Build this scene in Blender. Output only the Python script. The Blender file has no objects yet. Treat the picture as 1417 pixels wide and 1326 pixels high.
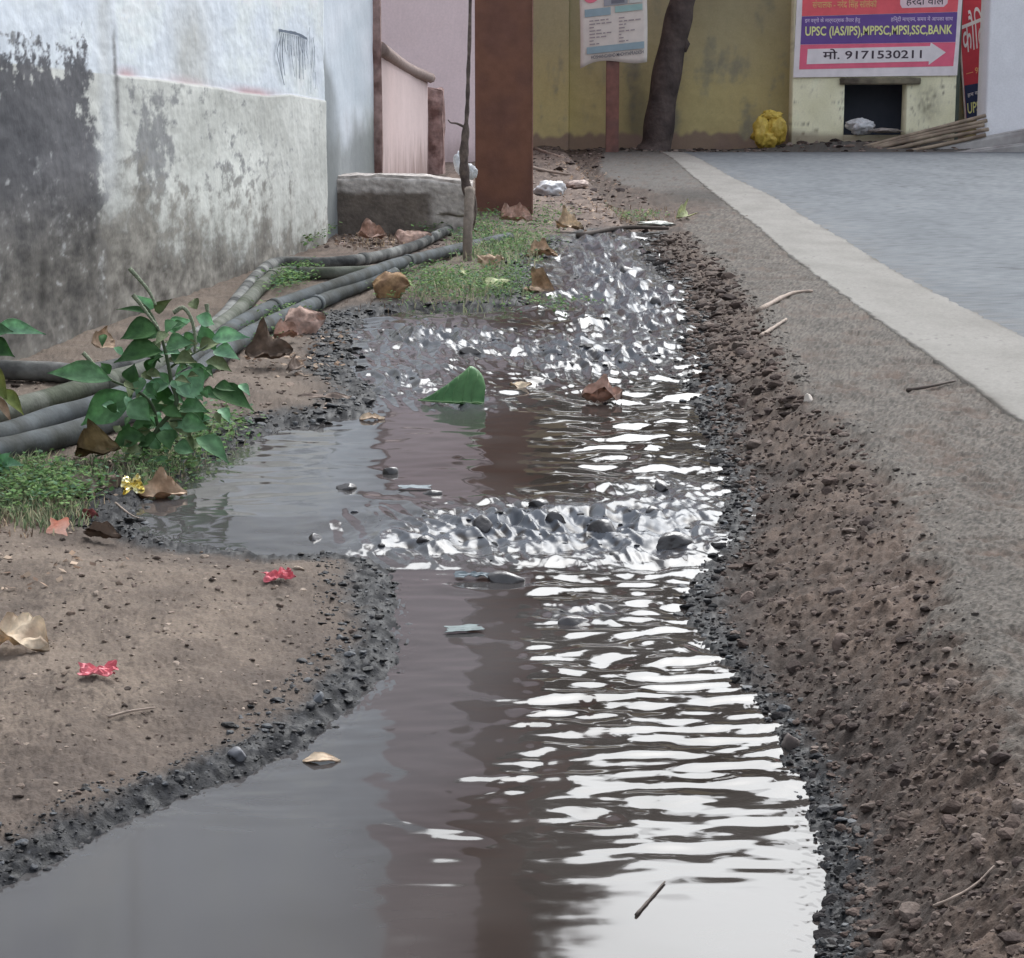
import bpy, math, random
import numpy as np
from mathutils import Vector, Matrix
R = math.radians
random.seed(7); rng = np.random.default_rng(11)
C = bpy.context.scene.collection
sc = bpy.context.scene

# ------------------------------------------------------------------ camera model
F, CX, CY, HZ, CAMZ = 2800.0, 708.5, 663.0, 175.0, 0.45
TH = math.atan((CY - HZ) / F)
def ray(px, py):
    u = (px - CX) / F; v = (CY - py) / F
    return np.array([u, math.cos(TH) + v * math.sin(TH), -math.sin(TH) + v * math.cos(TH)])
def at(px, py, Y):
    d = ray(px, py); t = Y / d[1]
    return np.array([d[0] * t, Y, CAMZ + d[2] * t])
def onz(px, py, zf):
    d = ray(px, py); z = 0.0
    for _ in range(25):
        t = min((z - CAMZ) / d[2], 60.0) if d[2] < 0 else 60.0
        z = 0.5 * z + 0.5 * float(zf(d[1] * t))
    return np.array([d[0] * t, d[1] * t, z])

# ------------------------------------------------------------------ noise
def _h(ix, iy, s):
    ix = ix.astype(np.int64).astype(np.uint32); iy = iy.astype(np.int64).astype(np.uint32)
    h = ix * np.uint32(374761393) + iy * np.uint32(668265263) + np.uint32((s * 974711 + 12345) & 0xffffffff)
    h = (h ^ (h >> np.uint32(13))) * np.uint32(1274126177)
    h = h ^ (h >> np.uint32(16)); h = h * np.uint32(2246822519); h = h ^ (h >> np.uint32(15))
    return h
def _f(h): return (h & np.uint32(0xffffff)).astype(np.float64) / 16777215.0
def gn(x, y, s=0):
    """gradient noise, about -1..1"""
    x = np.asarray(x, float); y = np.asarray(y, float)
    x0 = np.floor(x); y0 = np.floor(y); fx = x - x0; fy = y - y0
    def g(dx, dy):
        a = _f(_h(x0 + dx, y0 + dy, s)) * 6.2831853
        return np.cos(a) * (fx - dx) + np.sin(a) * (fy - dy)
    u = fx * fx * fx * (fx * (fx * 6 - 15) + 10); v = fy * fy * fy * (fy * (fy * 6 - 15) + 10)
    a = g(0, 0) * (1 - u) + g(1, 0) * u; b = g(0, 1) * (1 - u) + g(1, 1) * u
    return (a * (1 - v) + b * v) * 1.5
def fbm(x, y, o=4, s=0, gain=0.5):
    t = 0; a = 1; n = 0
    for i in range(o):
        t = t + a * gn(x * 2 ** i, y * 2 ** i, s + i * 17); n += a; a *= gain
    return t / n
def worley(x, y, s=0):
    x0 = np.floor(x); y0 = np.floor(y); f1 = np.full(x.shape, 9.0); f2 = f1.copy(); cid = np.zeros(x.shape)
    for dx in (-1, 0, 1):
        for dy in (-1, 0, 1):
            h = _h(x0 + dx, y0 + dy, s); hx = _f(h); hy = _f(h * np.uint32(2654435761) ^ np.uint32(77777))
            d = np.hypot(x0 + dx + hx - x, y0 + dy + hy - y)
            n = d < f1
            f2 = np.where(n, f1, np.minimum(f2, d)); cid = np.where(n, _f(h * np.uint32(40503)), cid); f1 = np.where(n, d, f1)
    return f1, f2, cid
def sm(t): t = np.clip(t, 0, 1); return t * t * (3 - 2 * t)
def ss(a, b, x): return sm((np.asarray(x, float) - a) / (b - a))
def lerp(a, b, t): return a + (b - a) * t
def lin(*c):
    c = np.array(c, float) / 255.0
    return np.where(c <= .04045, c / 12.92, ((c + .055) / 1.055) ** 2.4)

# ------------------------------------------------------------------ object helpers
def tag(o, label=None, cat=None, group=None, kind=None):
    if label: o['label'] = label
    if cat: o['category'] = cat
    if group: o['group'] = group
    if kind: o['kind'] = kind
    return o
def link(name, me, mat, parent):
    o = bpy.data.objects.new(name, me); C.objects.link(o)
    if mat: me.materials.append(mat)
    if parent: o.parent = parent
    return o
def mesh(name, V, Fc, mat, parent=None, smooth=True):
    me = bpy.data.meshes.new(name)
    me.from_pydata([tuple(map(float, v)) for v in V], [], [tuple(int(i) for i in f) for f in Fc]); me.update()
    if smooth: me.polygons.foreach_set('use_smooth', [True] * len(me.polygons))
    return link(name, me, mat, parent)
def big(name, V, Q, mat, parent=None, col=None, rgh=None, smooth=True):
    V = np.ascontiguousarray(V, np.float32); Q = np.ascontiguousarray(Q, np.int32); n = Q.shape[1]
    me = bpy.data.meshes.new(name)
    me.vertices.add(len(V)); me.vertices.foreach_set('co', V.ravel())
    me.loops.add(Q.size); me.loops.foreach_set('vertex_index', Q.ravel())
    me.polygons.add(len(Q)); me.polygons.foreach_set('loop_start', np.arange(0, Q.size, n, dtype=np.int32))
    me.update(calc_edges=True)
    me.polygons.foreach_set('use_smooth', np.full(len(Q), smooth))
    if col is not None:
        a = me.color_attributes.new('Col', 'FLOAT_COLOR', 'POINT')
        a.data.foreach_set('color', np.concatenate([col, np.ones((len(V), 1))], 1).astype(np.float32).ravel())
    if rgh is not None:
        a = me.attributes.new('Rgh', 'FLOAT', 'POINT'); a.data.foreach_set('value', rgh.astype(np.float32).ravel())
    return link(name, me, mat, parent)
def gridq(nr, nc):
    i = np.arange(nr * nc).reshape(nr, nc)
    return np.stack([i[:-1, :-1], i[:-1, 1:], i[1:, 1:], i[1:, :-1]], -1).reshape(-1, 4)
def empty(name, loc, label, cat, group=None):
    o = bpy.data.objects.new(name, None); C.objects.link(o); o.location = [float(a) for a in loc]; o.empty_display_size = .05
    return tag(o, label, cat, group)

def mat(name, color=(.5, .5, .5), rough=.8, attr=False, var=.25, vscale=40, bump=0, bscale=200, rattr=False, spec=.5, metal=0, bump2=0, b2scale=30, tint=None, trans=0, gain=1.0):
    m = bpy.data.materials.new(name); m.use_nodes = True; nt = m.node_tree; N = nt.nodes; L = nt.links
    b = N['Principled BSDF']; b.inputs['Roughness'].default_value = rough; b.inputs['Metallic'].default_value = metal
    b.inputs['Specular IOR Level'].default_value = spec
    geo = N.new('ShaderNodeNewGeometry')
    def noise(scale, detail=4):
        n = N.new('ShaderNodeTexNoise'); n.inputs['Scale'].default_value = scale; n.inputs['Detail'].default_value = detail
        L.new(geo.outputs['Position'], n.inputs['Vector']); return n
    if attr:
        a = N.new('ShaderNodeAttribute'); a.attribute_name = 'Col'; src = a.outputs['Color']
    else:
        r = N.new('ShaderNodeRGB'); r.outputs[0].default_value = (*color, 1); src = r.outputs[0]
    if tint is not None:
        mx = N.new('ShaderNodeMix'); mx.data_type = 'RGBA'; mr = N.new('ShaderNodeMapRange'); n2 = noise(vscale * .33, 5)
        mr.inputs[1].default_value = .42; mr.inputs[2].default_value = .62; L.new(n2.outputs[0], mr.inputs[0]); L.new(mr.outputs[0], mx.inputs[0])
        L.new(src, mx.inputs[6]); mx.inputs[7].default_value = (*tint, 1); src = mx.outputs[2]
    if gain != 1.0:
        gm = N.new('ShaderNodeVectorMath'); gm.operation = 'SCALE'; L.new(src, gm.inputs[0]); gm.inputs['Scale'].default_value = gain; src = gm.outputs[0]
    if var:
        n = noise(vscale); mr = N.new('ShaderNodeMapRange'); mr.inputs[1].default_value = .25; mr.inputs[2].default_value = .75
        mr.inputs[3].default_value = 1 - var; mr.inputs[4].default_value = 1 + var
        L.new(n.outputs[0], mr.inputs[0])
        mu = N.new('ShaderNodeVectorMath'); mu.operation = 'MULTIPLY'; L.new(src, mu.inputs[0]); L.new(mr.outputs[0], mu.inputs[1]); src = mu.outputs[0]
    L.new(src, b.inputs['Base Color'])
    if rattr:
        a = N.new('ShaderNodeAttribute'); a.attribute_name = 'Rgh'; L.new(a.outputs['Fac'], b.inputs['Roughness'])
    nrm = None
    for st, scl in ((bump2, b2scale), (bump, bscale)):
        if st:
            n = noise(scl, 5); bp = N.new('ShaderNodeBump'); bp.inputs['Strength'].default_value = 1; bp.inputs['Distance'].default_value = st
            L.new(n.outputs[0], bp.inputs['Height'])
            if nrm: L.new(nrm, bp.inputs['Normal'])
            nrm = bp.outputs[0]
    if nrm: L.new(nrm, b.inputs['Normal'])
    if trans:
        tr_ = N.new('ShaderNodeBsdfTranslucent'); L.new(src, tr_.inputs['Color']); ms = N.new('ShaderNodeMixShader'); ms.inputs[0].default_value = trans
        L.new(b.outputs[0], ms.inputs[1]); L.new(tr_.outputs[0], ms.inputs[2]); L.new(ms.outputs[0], N['Material Output'].inputs['Surface'])
    return m

# ------------------------------------------------------------------ height profiles and outlines
def gprof(Y): return .20 * ss(7, 20, Y)
ZWY = [0, 2.48, 2.72, 3.8, 4.3, 5.4, 6.4, 8.6, 9.5]; ZWZ = [-.100, -.098, -.076, -.073, -.053, -.046, -.030, -.008, .0]
def zwf(Y): return np.interp(Y, ZWY, ZWZ)
def zlf(Y): return np.interp(Y, [0, 2.2, 3.2, 4.5, 6, 8, 9.5], [-.066, -.060, -.045, -.025, -.012, .0, .012]) + gprof(Y)
SL = [(-420, 1500), (-180, 1326), (0, 1226), (60, 1205), (130, 1165), (235, 1110), (330, 1078), (420, 1035), (480, 985), (530, 940), (560, 895), (548, 850), (550, 805), (522, 778), (480, 772), (360, 770), (260, 757), (195, 735), (190, 700), (250, 655), (330, 617), (400, 592), (505, 577), (525, 545), (490, 520), (490, 480), (500, 440), (560, 428), (640, 430), (720, 425), (735, 395), (745, 368), (770, 345), (790, 330), (840, 322)]
SR = [(1120, 1500), (1125, 1326), (1140, 1220), (1110, 1090), (1080, 1050), (1060, 990), (1010, 930), (962, 870), (945, 830), (965, 790), (992, 750), (1000, 690), (990, 650), (970, 600), (960, 560), (940, 520), (932, 480), (945, 440), (920, 390), (887, 348), (900, 322)]
RIM = [(1900, 1600), (1560, 1326), (1450, 1080), (1400, 980), (1345, 870), (1310, 760), (1260, 660), (1190, 590), (1115, 540), (1090, 480), (1050, 420), (1000, 360), (950, 315), (975, 298), (1005, 287), (1000, 278), (930, 267), (860, 254), (832, 238), (838, 211)]
LL = [(1700, 800), (1417, 594), (1300, 507), (1200, 437), (1100, 362), (1050, 317), (1000, 279), (950, 238), (916, 211.5)]
LR = [(1700, 612), (1417, 466), (1330, 424), (1250, 382), (1170, 332), (1070, 272), (1010, 244), (946, 211.5)]
W = lambda pts, zf: np.array([onz(x, y, zf) for x, y in pts])
wSL, wSR, wRIM, wLL, wLR = W(SL, zwf), W(SR, zwf), W(RIM, gprof), W(LL, gprof), W(LR, gprof)
def addnear(w): # carry each outline on past the camera
    d = w[0] - w[1]; e = w[0] + d * 0; e = e.copy(); e[1] = -60; return np.vstack([e, w])
wLL, wLR = addnear(wLL), addnear(wLR)
YEND = float(wSR[-1][1])
def ip(w, Y): return np.interp(Y, w[:, 1], w[:, 0])
wSLs = wSL[np.argsort(wSL[:, 1])]; wSRs = wSR[np.argsort(wSR[:, 1])]; wRs = wRIM[np.argsort(wRIM[:, 1])]
POLY = np.vstack([wSL, wSR[::-1]])[:, :2]
def shore_sd(X, Y):
    d = np.full(X.shape, 1e9)
    for i in range(len(POLY)):
        a = POLY[i]; b = POLY[(i + 1) % len(POLY)]
        ab = b - a; l = ab @ ab + 1e-12
        t = np.clip(((X - a[0]) * ab[0] + (Y - a[1]) * ab[1]) / l, 0, 1)
        d = np.minimum(d, np.hypot(X - a[0] - t * ab[0], Y - a[1] - t * ab[1]))
    ins = np.zeros(X.shape, bool)
    for i in range(len(POLY)):
        a = POLY[i]; b = POLY[(i + 1) % len(POLY)]
        c = ((a[1] > Y) != (b[1] > Y)) & (X < (b[0] - a[0]) * (Y - a[1]) / (b[1] - a[1] + 1e-15) + a[0]); ins ^= c
    return np.where(ins, -d, d)

def terrain(X, Y, full=False):
    X = np.asarray(X, float); Y = np.asarray(Y, float)
    sc_ = np.clip(Y / 2.5, .6, 3)
    sd = shore_sd(X, Y) + .010 * fbm(X * 14, Y * 9, 3, 3) * sc_ + .006 * gn(X * 60, Y * 40, 5)
    xl, xr, xrim = ip(wSLs, Y), ip(wSRs, Y), ip(wRs, Y)
    xll = ip(wLL, Y); xlr = ip(wLR, Y)
    g = gprof(Y); zw = zwf(Y); zw = np.where(Y > YEND, lerp(zwf(YEND), g - .02, ss(YEND, YEND + .8, Y)), zw)
    xrn = xrim + .02 * fbm(X * 8, Y * 5, 3, 21) * sc_
    t = np.clip((X - xr) / np.maximum(xrn - xr, .02), 0, 1)
    zr = zw + (g - .0005 - zw) * (0.25 * t + .75 * sm(t))
    zl = zw + .010 * sm(sd / .025) + (zlf(Y) - zw - .010) * sm(sd / .33)
    mid = np.where(Y < YEND, (xl + xr) / 2, xr - .1)
    right = sm((X - mid) / .05 + .5)
    out = lerp(zl, zr, right)
    bed = zw - .022 * sm(-sd / .05) - .003
    z = np.where(sd > 0, out, bed)
    # kinds of ground
    mud = (1 - ss(.036, .086, .020 * gn(X * 4.5, Y * 4, 33) + sd / np.clip(sc_, .7, 1.6) + .026 * fbm(X * 16, Y * 12, 4, 31) + np.where(right > .5, .020, 0))) 
    mud = np.where(Y > YEND + .2, 0, mud)
    shoulder = ss(.80, 1.06, t + .26 * fbm(X * 9, Y * 5, 4, 41) + .22 * fbm(X * 40, Y * 28, 3, 42)) * right
    slope = right * (1 - shoulder) * (1 - mud)
    left = (1 - right) * (1 - mud)
    road = ss(.02, .06, X - xll)
    # relief
    f1, f2, cid = worley(X * 62 + .8 * gn(X * 45, Y * 45, 61), Y * 50 + .8 * gn(X * 50, Y * 40, 63), 62)
    cr1, cr2, _c = worley(X * 38 + .9 * gn(X * 30, Y * 26, 58), Y * 28 + .9 * gn(X * 24, Y * 24, 59), 60)
    clod = np.clip(1 - f1, 0, 1) ** 1.0 * (0.35 + .9 * cid)
    g1, g2, gid = worley(X * 130, Y * 115, 66)
    clod2 = np.clip(1 - g1, 0, 1) * gid
    far = np.clip(Y / 3, .8, 2.5)
    z = z + slope * (.0045 * clod + .0042 * clod2 + .0085 * fbm(X * 38, Y * 30, 5, 49, .68) + .012 * fbm(X * 11, Y * 9, 4, 51) * far - .007)
    z = z + left * (.010 * fbm(X * 7, Y * 5, 4, 52) + .0040 * fbm(X * 45, Y * 32, 5, 53, .72) + .0009 * np.clip((cr2 - cr1) * 3, 0, 1) + .0018 * fbm(X * 200, Y * 150, 2, 48) + .0022 * clod2 * ss(.1, .5, gn(X * 9, Y * 9, 54) + .3) + ss(8, 10, Y) * .03 * fbm(X * 4, Y * 3, 4, 55))
    z = z + mud * np.where(sd > -.01, .0020 * clod + .0045 * clod2 + .004 * fbm(X * 70, Y * 50, 5, 47, .7) - .002, 0)
    z = z + shoulder * (1 - road) * (.0030 * clod2 + .0016 * fbm(X * 120, Y * 90, 2, 45) + .005 * fbm(X * 12, Y * 8, 3, 56))
    z = z - .009 * road
    lip = ss(20.15, 20.8, Y)
    z = z + lip * (.02 + .09 * ss(2.2, 3.4, X) + .015 * fbm(X * 3, Y * 3, 3, 57))
    if not full: return z
    # colour
    n1 = fbm(X * 9, Y * 6, 4, 71)[:, None]; n2 = fbm(X * 60, Y * 42, 3, 72)[:, None]; n3 = gn(X * 190, Y * 150, 73)[:, None]
    base = lerp(lin(136, 121, 108), lin(110, 97, 87), sm(.5 + 1.1 * n1 + .4 * n2))
    dark = lin(74, 66, 60)
    base = lerp(base, dark, (sm(-.45 + 1.3 * n2 + .9 * n1) * .6))
    base = lerp(base, lin(66, 57, 52), (np.clip(1 - (cr2 - cr1) * 7, 0, 1) * sm(.2 + gn(X * 12, Y * 9, 46) * 1.6))[:, None] * .55)
    base = lerp(base, lin(165, 148, 135), sm(-1.2 + 2.3 * n3 + 1.0 * n2) * .55)
    damp = (1 - ss(.05, .22, sd + .06 * fbm(X * 12, Y * 9, 3, 74)))[:, None]
    base = lerp(base, lin(84, 74, 69), damp * .55)
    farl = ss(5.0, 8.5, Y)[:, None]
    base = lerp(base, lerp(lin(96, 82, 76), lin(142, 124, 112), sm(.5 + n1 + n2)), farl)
    soil = lerp(lin(70, 59, 52), lin(124, 105, 93), np.clip(.15 + .5 * cid[:, None] + .45 * n1 + .25 * n3, 0, 1))
    soil = lerp(soil, lin(70, 62, 58), (1 - ss(.05, .12, sd + .05 * n1[:, 0]))[:, None] * .7)
    n4 = gn(X * 340, Y * 260, 75)[:, None]
    shc = lerp(lin(84, 77, 70), lin(154, 144, 134), np.clip(.48 + .4 * n1 + .4 * n2 + .7 * n3 + .6 * n4, 0, 1))
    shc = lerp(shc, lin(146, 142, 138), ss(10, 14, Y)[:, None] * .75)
    mudc = lerp(lin(20, 20, 22), lin(56, 56, 59), np.clip(.25 + .4 * gid[:, None] + .5 * n2 + .4 * n3, 0, 1))
    mudc = lerp(mudc, lin(120, 122, 126), sm(-1.5 + 2.4 * gn(X * 240, Y * 180, 44) + 1.0 * n2[:, 0])[:, None] * .6)  # wet glints on the mud painted in as light grey specks
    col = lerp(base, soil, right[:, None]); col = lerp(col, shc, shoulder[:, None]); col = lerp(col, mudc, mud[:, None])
    notch = (np.exp(-((X - ip(wRs, 11.4)) / .30) ** 2 - ((Y - 11.6) / .8) ** 2))[:, None]
    col = lerp(col, lin(72, 66, 60), np.clip(notch * 1.2, 0, 1) * .8)
    rg = lerp(.95, .58 + .25 * gid, mud * ss(.2, .6, .6 + gn(X * 50, Y * 40, 78)))
    col = col * lerp(lerp(.78, .74, right), .43, shoulder)[:, None]
    return z, np.clip(col, .004, .9), rg, sd

def hit(px, py, off=0.0):
    d = ray(px, py); tmax = 24 / d[1]
    t = np.geomspace(.7, tmax, 700); P = np.array([0, 0, CAMZ])[None] + d[None] * t[:, None]
    h = P[:, 2] - terrain(P[:, 0], P[:, 1]) - off
    k = np.argmax(h <= 0) if (h <= 0).any() else len(t) - 1
    k = max(k, 1); a = h[k - 1] / (h[k - 1] - h[k] + 1e-9)
    return P[k - 1] + (P[k] - P[k - 1]) * np.clip(a, 0, 1)
def H(x, y): return float(terrain(np.array([x]), np.array([y]))[0])
def pxs(Y): return Y / F      # metres covered by one photo pixel at that distance

# ------------------------------------------------------------------ ground sheet
ygrid = np.concatenate([np.linspace(1480, 420, 620), np.linspace(418.5, 209.5, 190)])
rowsY = [onz(CX, y, gprof)[1] for y in ygrid]
rowsY = np.array(sorted(set([-60, -20, -6, -2, -.6, -.1, .2, .45, .65] + [r for r in rowsY if r > .75] + list(np.linspace(20.1, 24, 40)) + [27, 32, 40, 60, 100, 180, 300])))
s_in = np.linspace(-.285, .285, 720)
k_out = np.array([*np.linspace(.006, .72, 110), .85, 1.2, 2.5, 5, 10, 25, 60, 140, 300])
Yc = np.clip(rowsY, .8, 24)
GX = np.concatenate([-(.285 * Yc)[:, None] - k_out[::-1][None], Yc[:, None] * s_in[None], (.285 * Yc)[:, None] + k_out[None]], 1)
GY = np.repeat(rowsY[:, None], GX.shape[1], 1)
z, col, rg, sd = terrain(GX.ravel(), GY.ravel(), True)
M_ground = mat('ground_soil', attr=True, gain=.84, var=.26, vscale=260, bump=.0012, bscale=420, rattr=True, spec=.3)
g = big('ground', np.stack([GX.ravel(), GY.ravel(), z], 1), gridq(*GX.shape), M_ground, col=col, rgh=rg)
tag(g, kind='structure')

# ------------------------------------------------------------------ road and edge line
def ribbon(name, xa, xb, nc, ys, dz, material, colf, zf=None, skirt=False):
    Y = np.repeat(ys[:, None], nc, 1); t = np.linspace(0, 1, nc)[None]
    X = xa(ys)[:, None] * (1 - t) + xb(ys)[:, None] * t
    Z = gprof(Y) + dz
    if skirt: Z[:, 0] -= .03; Z[:, -1] -= .03; X[:, 0] = X[:, 1] - .0005; X[:, -1] = X[:, -2] + .0005
    if zf is not None: Z = Z + zf(X, Y)
    return tag(big(name, np.stack([X, Y, Z], -1).reshape(-1, 3), gridq(len(ys), nc), material, col=colf(X.ravel(), Y.ravel())), kind='structure')
ysr = np.array([-60, -20, -6, -2, 0, 1] + list(np.geomspace(1.6, 20.15, 500)))
def roadcol(X, Y):
    n1 = fbm(X * 2.5, Y * .8, 4, 81)[:, None]; n2 = gn(X * 170, Y * 120, 82)[:, None]; n3 = fbm(X * 60, Y * 18, 3, 83)[:, None]
    c = lerp(lin(108, 112, 117), lin(138, 142, 146), np.clip(.5 + .4 * n1 + .05 * n3 + .6 * n2, 0, 1))
    k1, k2, _k = worley(X * .9 + .5 * gn(X * 3, Y * 3, 91), Y * .55 + .5 * gn(X * 2.5, Y * 2.5, 92), 93)
    c = c * (1 - .28 * np.clip(1 - (k2 - k1) * 30, 0, 1) * sm(.3 + 1.5 * gn(X * .8, Y * .5, 94)))[:, None]
    c = lerp(c, lin(150, 146, 140), (sm(-.6 + 1.8 * n1) * .35)); e = np.exp(-np.maximum(X - ip(wLR, Y), 0) / .12)[:, None]; c = lerp(c, lin(140, 132, 124), e * sm(.3 + n3) * .5)
    return c * (1 - .45 * sm(-1.3 + 2.6 * n2 + .5 * n3))
M_road = mat('asphalt', attr=True, var=.18, vscale=320, rough=.95, bump=.0004, bscale=480, spec=.08, gain=.62)
ribbon('road', lambda y: ip(wLL, y) + .05, lambda y: ip(wLL, y) + 9.0 + 0 * y, 260, ysr, .001, M_road, roadcol)
# finer columns near the line: width param is uneven
def linecol(X, Y):
    n1 = fbm(X * 6, Y * 2.2, 4, 84)[:, None]; n2 = fbm(X * 90, Y * 50, 3, 85)[:, None]
    c = lerp(lin(148, 144, 138), lin(186, 182, 176), np.clip(.55 + .55 * n1 + .35 * n2, 0, 1))
    c = lerp(c, lin(118, 114, 110), (sm(-.85 + 2.2 * n2 + 1.3 * n1) * .75))
    e = np.minimum(X - ip(wLL, Y), ip(wLR, Y) - X)[:, None]
    return lerp(lin(128, 122, 116), c, sm((e + .012 + .03 * n1) / .03))
def edge(w, s): return lambda y: ip(w, y) + .012 * fbm(y * 7, y * 0 + 3, 3, s) * np.clip(y / 4, .8, 3) + .006 * gn(y * 40, y * 0, s + 9)
M_line = mat('road_paint', attr=True, var=.12, vscale=200, rough=.9, bump=.0007, bscale=400, spec=.10, gain=.49)
ribbon('road_edge_line', edge(wLL, 86), edge(wLR, 88), 40, ysr, .0040, M_line, linecol, skirt=True)

# ------------------------------------------------------------------ water
yw = np.concatenate([np.linspace(1440, 700, 560), np.linspace(699, 321, 420)])
wy = np.array([onz(CX, y, zwf)[1] for y in yw]); wc = np.linspace(-.275, .165, 760)
WX = wy[:, None] * wc[None]; WY = np.repeat(wy[:, None], len(wc), 1)
wsd = shore_sd(WX.ravel(), WY.ravel()).reshape(WX.shape)
lamY = .018 + .0042 * wy ** 2
q = np.concatenate([[0], np.cumsum(np.diff(wy) / ((lamY[1:] + lamY[:-1]) / 2))]); Q_ = np.repeat(q[:, None], len(wc), 1)
lx = .036 + .016 * WY
# column of the frame a point stands in tells where the current runs: kept as world functions of X / Y
U = WX / WY
XL_, XR_ = ip(wSLs, WY), ip(wSRs, WY); T = np.clip((WX - XL_) / np.maximum(XR_ - XL_, .02), 0, 1)
def blob(px, py, rx, ry):
    p = onz(px, py, zwf); r1 = rx * pxs(p[1]); r2 = abs(onz(px, py - ry, zwf)[1] - onz(px, py + ry, zwf)[1]) / 2
    return np.exp(-((WX - p[0]) / r1) ** 2 - ((WY - p[1]) / r2) ** 2)
rf = sum(a * blob(*b) for a, b in ((1.0, (690, 728, 150, 30)), (.9, (860, 735, 130, 36)), (.5, (560, 752, 70, 16)), (.6, (930, 690, 80, 40)), (.45, (800, 850, 60, 14)),
     (.9, (820, 490, 110, 26)), (.75, (880, 430, 70, 40)), (.8, (600, 470, 110, 22)), (.6, (560, 530, 60, 24)), (1.0, (840, 375, 80, 40)), (.8, (830, 335, 60, 10)), (.5, (650, 560, 50, 10))))
rf = np.clip(rf, 0, 1.1)
calm = ss(1.34, 1.85, WY + .10 * gn(WX * 6, WY * 5, 5))           # the near pool is nearly still
run = (.24 + .76 * ss(.30, .52, T + .08 * gn(WX * 9, WY * 6, 6))) * (.045 + .955 * calm)
bay = ss(2.75, 2.95, WY) * (1 - ss(3.75, 3.95, WY))                # upper pool
run = lerp(run, .18 + .7 * ss(.62, .8, T), bay)
run = np.where(WY > 3.9, np.maximum(run, .7), run)
warp = .55 * gn(WX / .16, WY / .16, 7)
r1 = gn(WX / lx * .95 + .5 * warp, Q_ * .85 + .22 * WX / lx + 1.2 * warp, 8); r2 = gn(WX / lx * 1.5 + 5, Q_ * 1.5 - .35 * WX / lx + warp, 9); r3 = gn(WX / lx * 3.6, Q_ * 3.7, 10)
lamf = np.repeat(lamY[:, None], len(wc), 1)
patch = np.clip(.95 + 1.0 * fbm(WX / .14, WY / .13, 3, 24), .35, 1.6)
rip = (r1 * .090 + r2 * .045 + r3 * .005) * lamf * patch + .0011 * gn(WX / .07, WY / .10, 25) * np.clip(WY / 2, 1, 3) + .00035 * gn(WX / .022 + warp, WY / .035, 27) * np.clip(WY / 2, 1, 3)
r4 = gn((WX * .8 + Q_ * lamf * .45) / lx * 1.25, Q_ * .9 - .5 * WX / lx, 28)
rip = rip + .040 * r4 * lamf * patch
c1 = 1 - np.abs(fbm(WX / (.013 + .006 * WY), Q_ * 1.5 + .5 * warp, 2, 12, .5)) * 2
c2 = worley((WX / (.018 + .005 * WY)).ravel(), (Q_ * 1.3).ravel(), 14)[0].reshape(WX.shape)
lump = (.24 * c1 + .05 * (1 - c2) + .18 * fbm(WX / .05, Q_ * .6, 3, 15)) * np.clip(lamf, .03, .1)
lowf = .8 * fbm(WX / (.035 + .012 * WY), Q_ * .55 + .6 * warp, 3, 19)
WZ = zwf(WY) + rip * run * (1 - .6 * np.clip(rf, 0, 1)) + (lump * .24 + (lowf * .34 + .14 * (1 - 2 * np.abs(gn(WX / (.020 + .004 * WY) + .9 * warp + .5 * Q_, Q_ * .42 + .4 * warp, 26)))) * np.clip(lamf, .03, .12)) * rf - .003 * rf
edgeband = np.exp(-(wsd / .02) ** 2)
WZ += edgeband * .0002 * gn(WX * 160, WY * 120, 16)
keep = wsd < .05
Qw = gridq(*WX.shape); kv = keep.ravel()[Qw].all(1); Qw = Qw[kv]
used = np.unique(Qw); remap = np.full(WX.size, -1); remap[used] = np.arange(len(used))
wcol = lerp(lin(46, 40, 37), lin(72, 68, 66), sm(.5 + fbm(WX * 5, WY * 4, 3, 18))[..., None] * .6)
left_grey = (1 - ss(.25, .6, T))[..., None]  # murky body plus the white wall's reflection, painted grey on the left
wcol = lerp(wcol, lin(78, 77, 78), left_grey * .55)
foam_shine = np.clip(rf, 0, 1) * sm(.35 + 1.3 * c1 - .3)  # aerated water and sky reflection painted grey-blue on the riffle crests
wcol = lerp(wcol, lin(94, 100, 110), (foam_shine * .6)[..., None])
M_water = bpy.data.materials.new('drain_water'); M_water.use_nodes = True
b = M_water.node_tree.nodes['Principled BSDF']; b.inputs['Roughness'].default_value = .035; b.inputs['IOR'].default_value = 1.33
a_ = M_water.node_tree.nodes.new('ShaderNodeAttribute'); a_.attribute_name = 'Col'; M_water.node_tree.links.new(a_.outputs['Color'], b.inputs['Base Color'])
a2_ = M_water.node_tree.nodes.new('ShaderNodeAttribute'); a2_.attribute_name = 'Rgh'; M_water.node_tree.links.new(a2_.outputs['Fac'], b.inputs['Roughness'])
mr_ = M_water.node_tree.nodes.new('ShaderNodeMapRange'); mr_.inputs[1].default_value = .055; mr_.inputs[2].default_value = .23; mr_.inputs[3].default_value = .5; mr_.inputs[4].default_value = .25   # specular lowered to hold down sky glare in the riffles
M_water.node_tree.links.new(a2_.outputs['Fac'], mr_.inputs[0]); M_water.node_tree.links.new(mr_.outputs[0], b.inputs['Specular IOR Level'])
wv = np.stack([WX, WY, WZ], -1).reshape(-1, 3)[used]
tag(big('water', wv, remap[Qw], M_water, col=wcol.reshape(-1, 3)[used], rgh=(.055 + .175 * np.clip(rf, 0, 1) ** .7).ravel()[used]), kind='structure')

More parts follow.
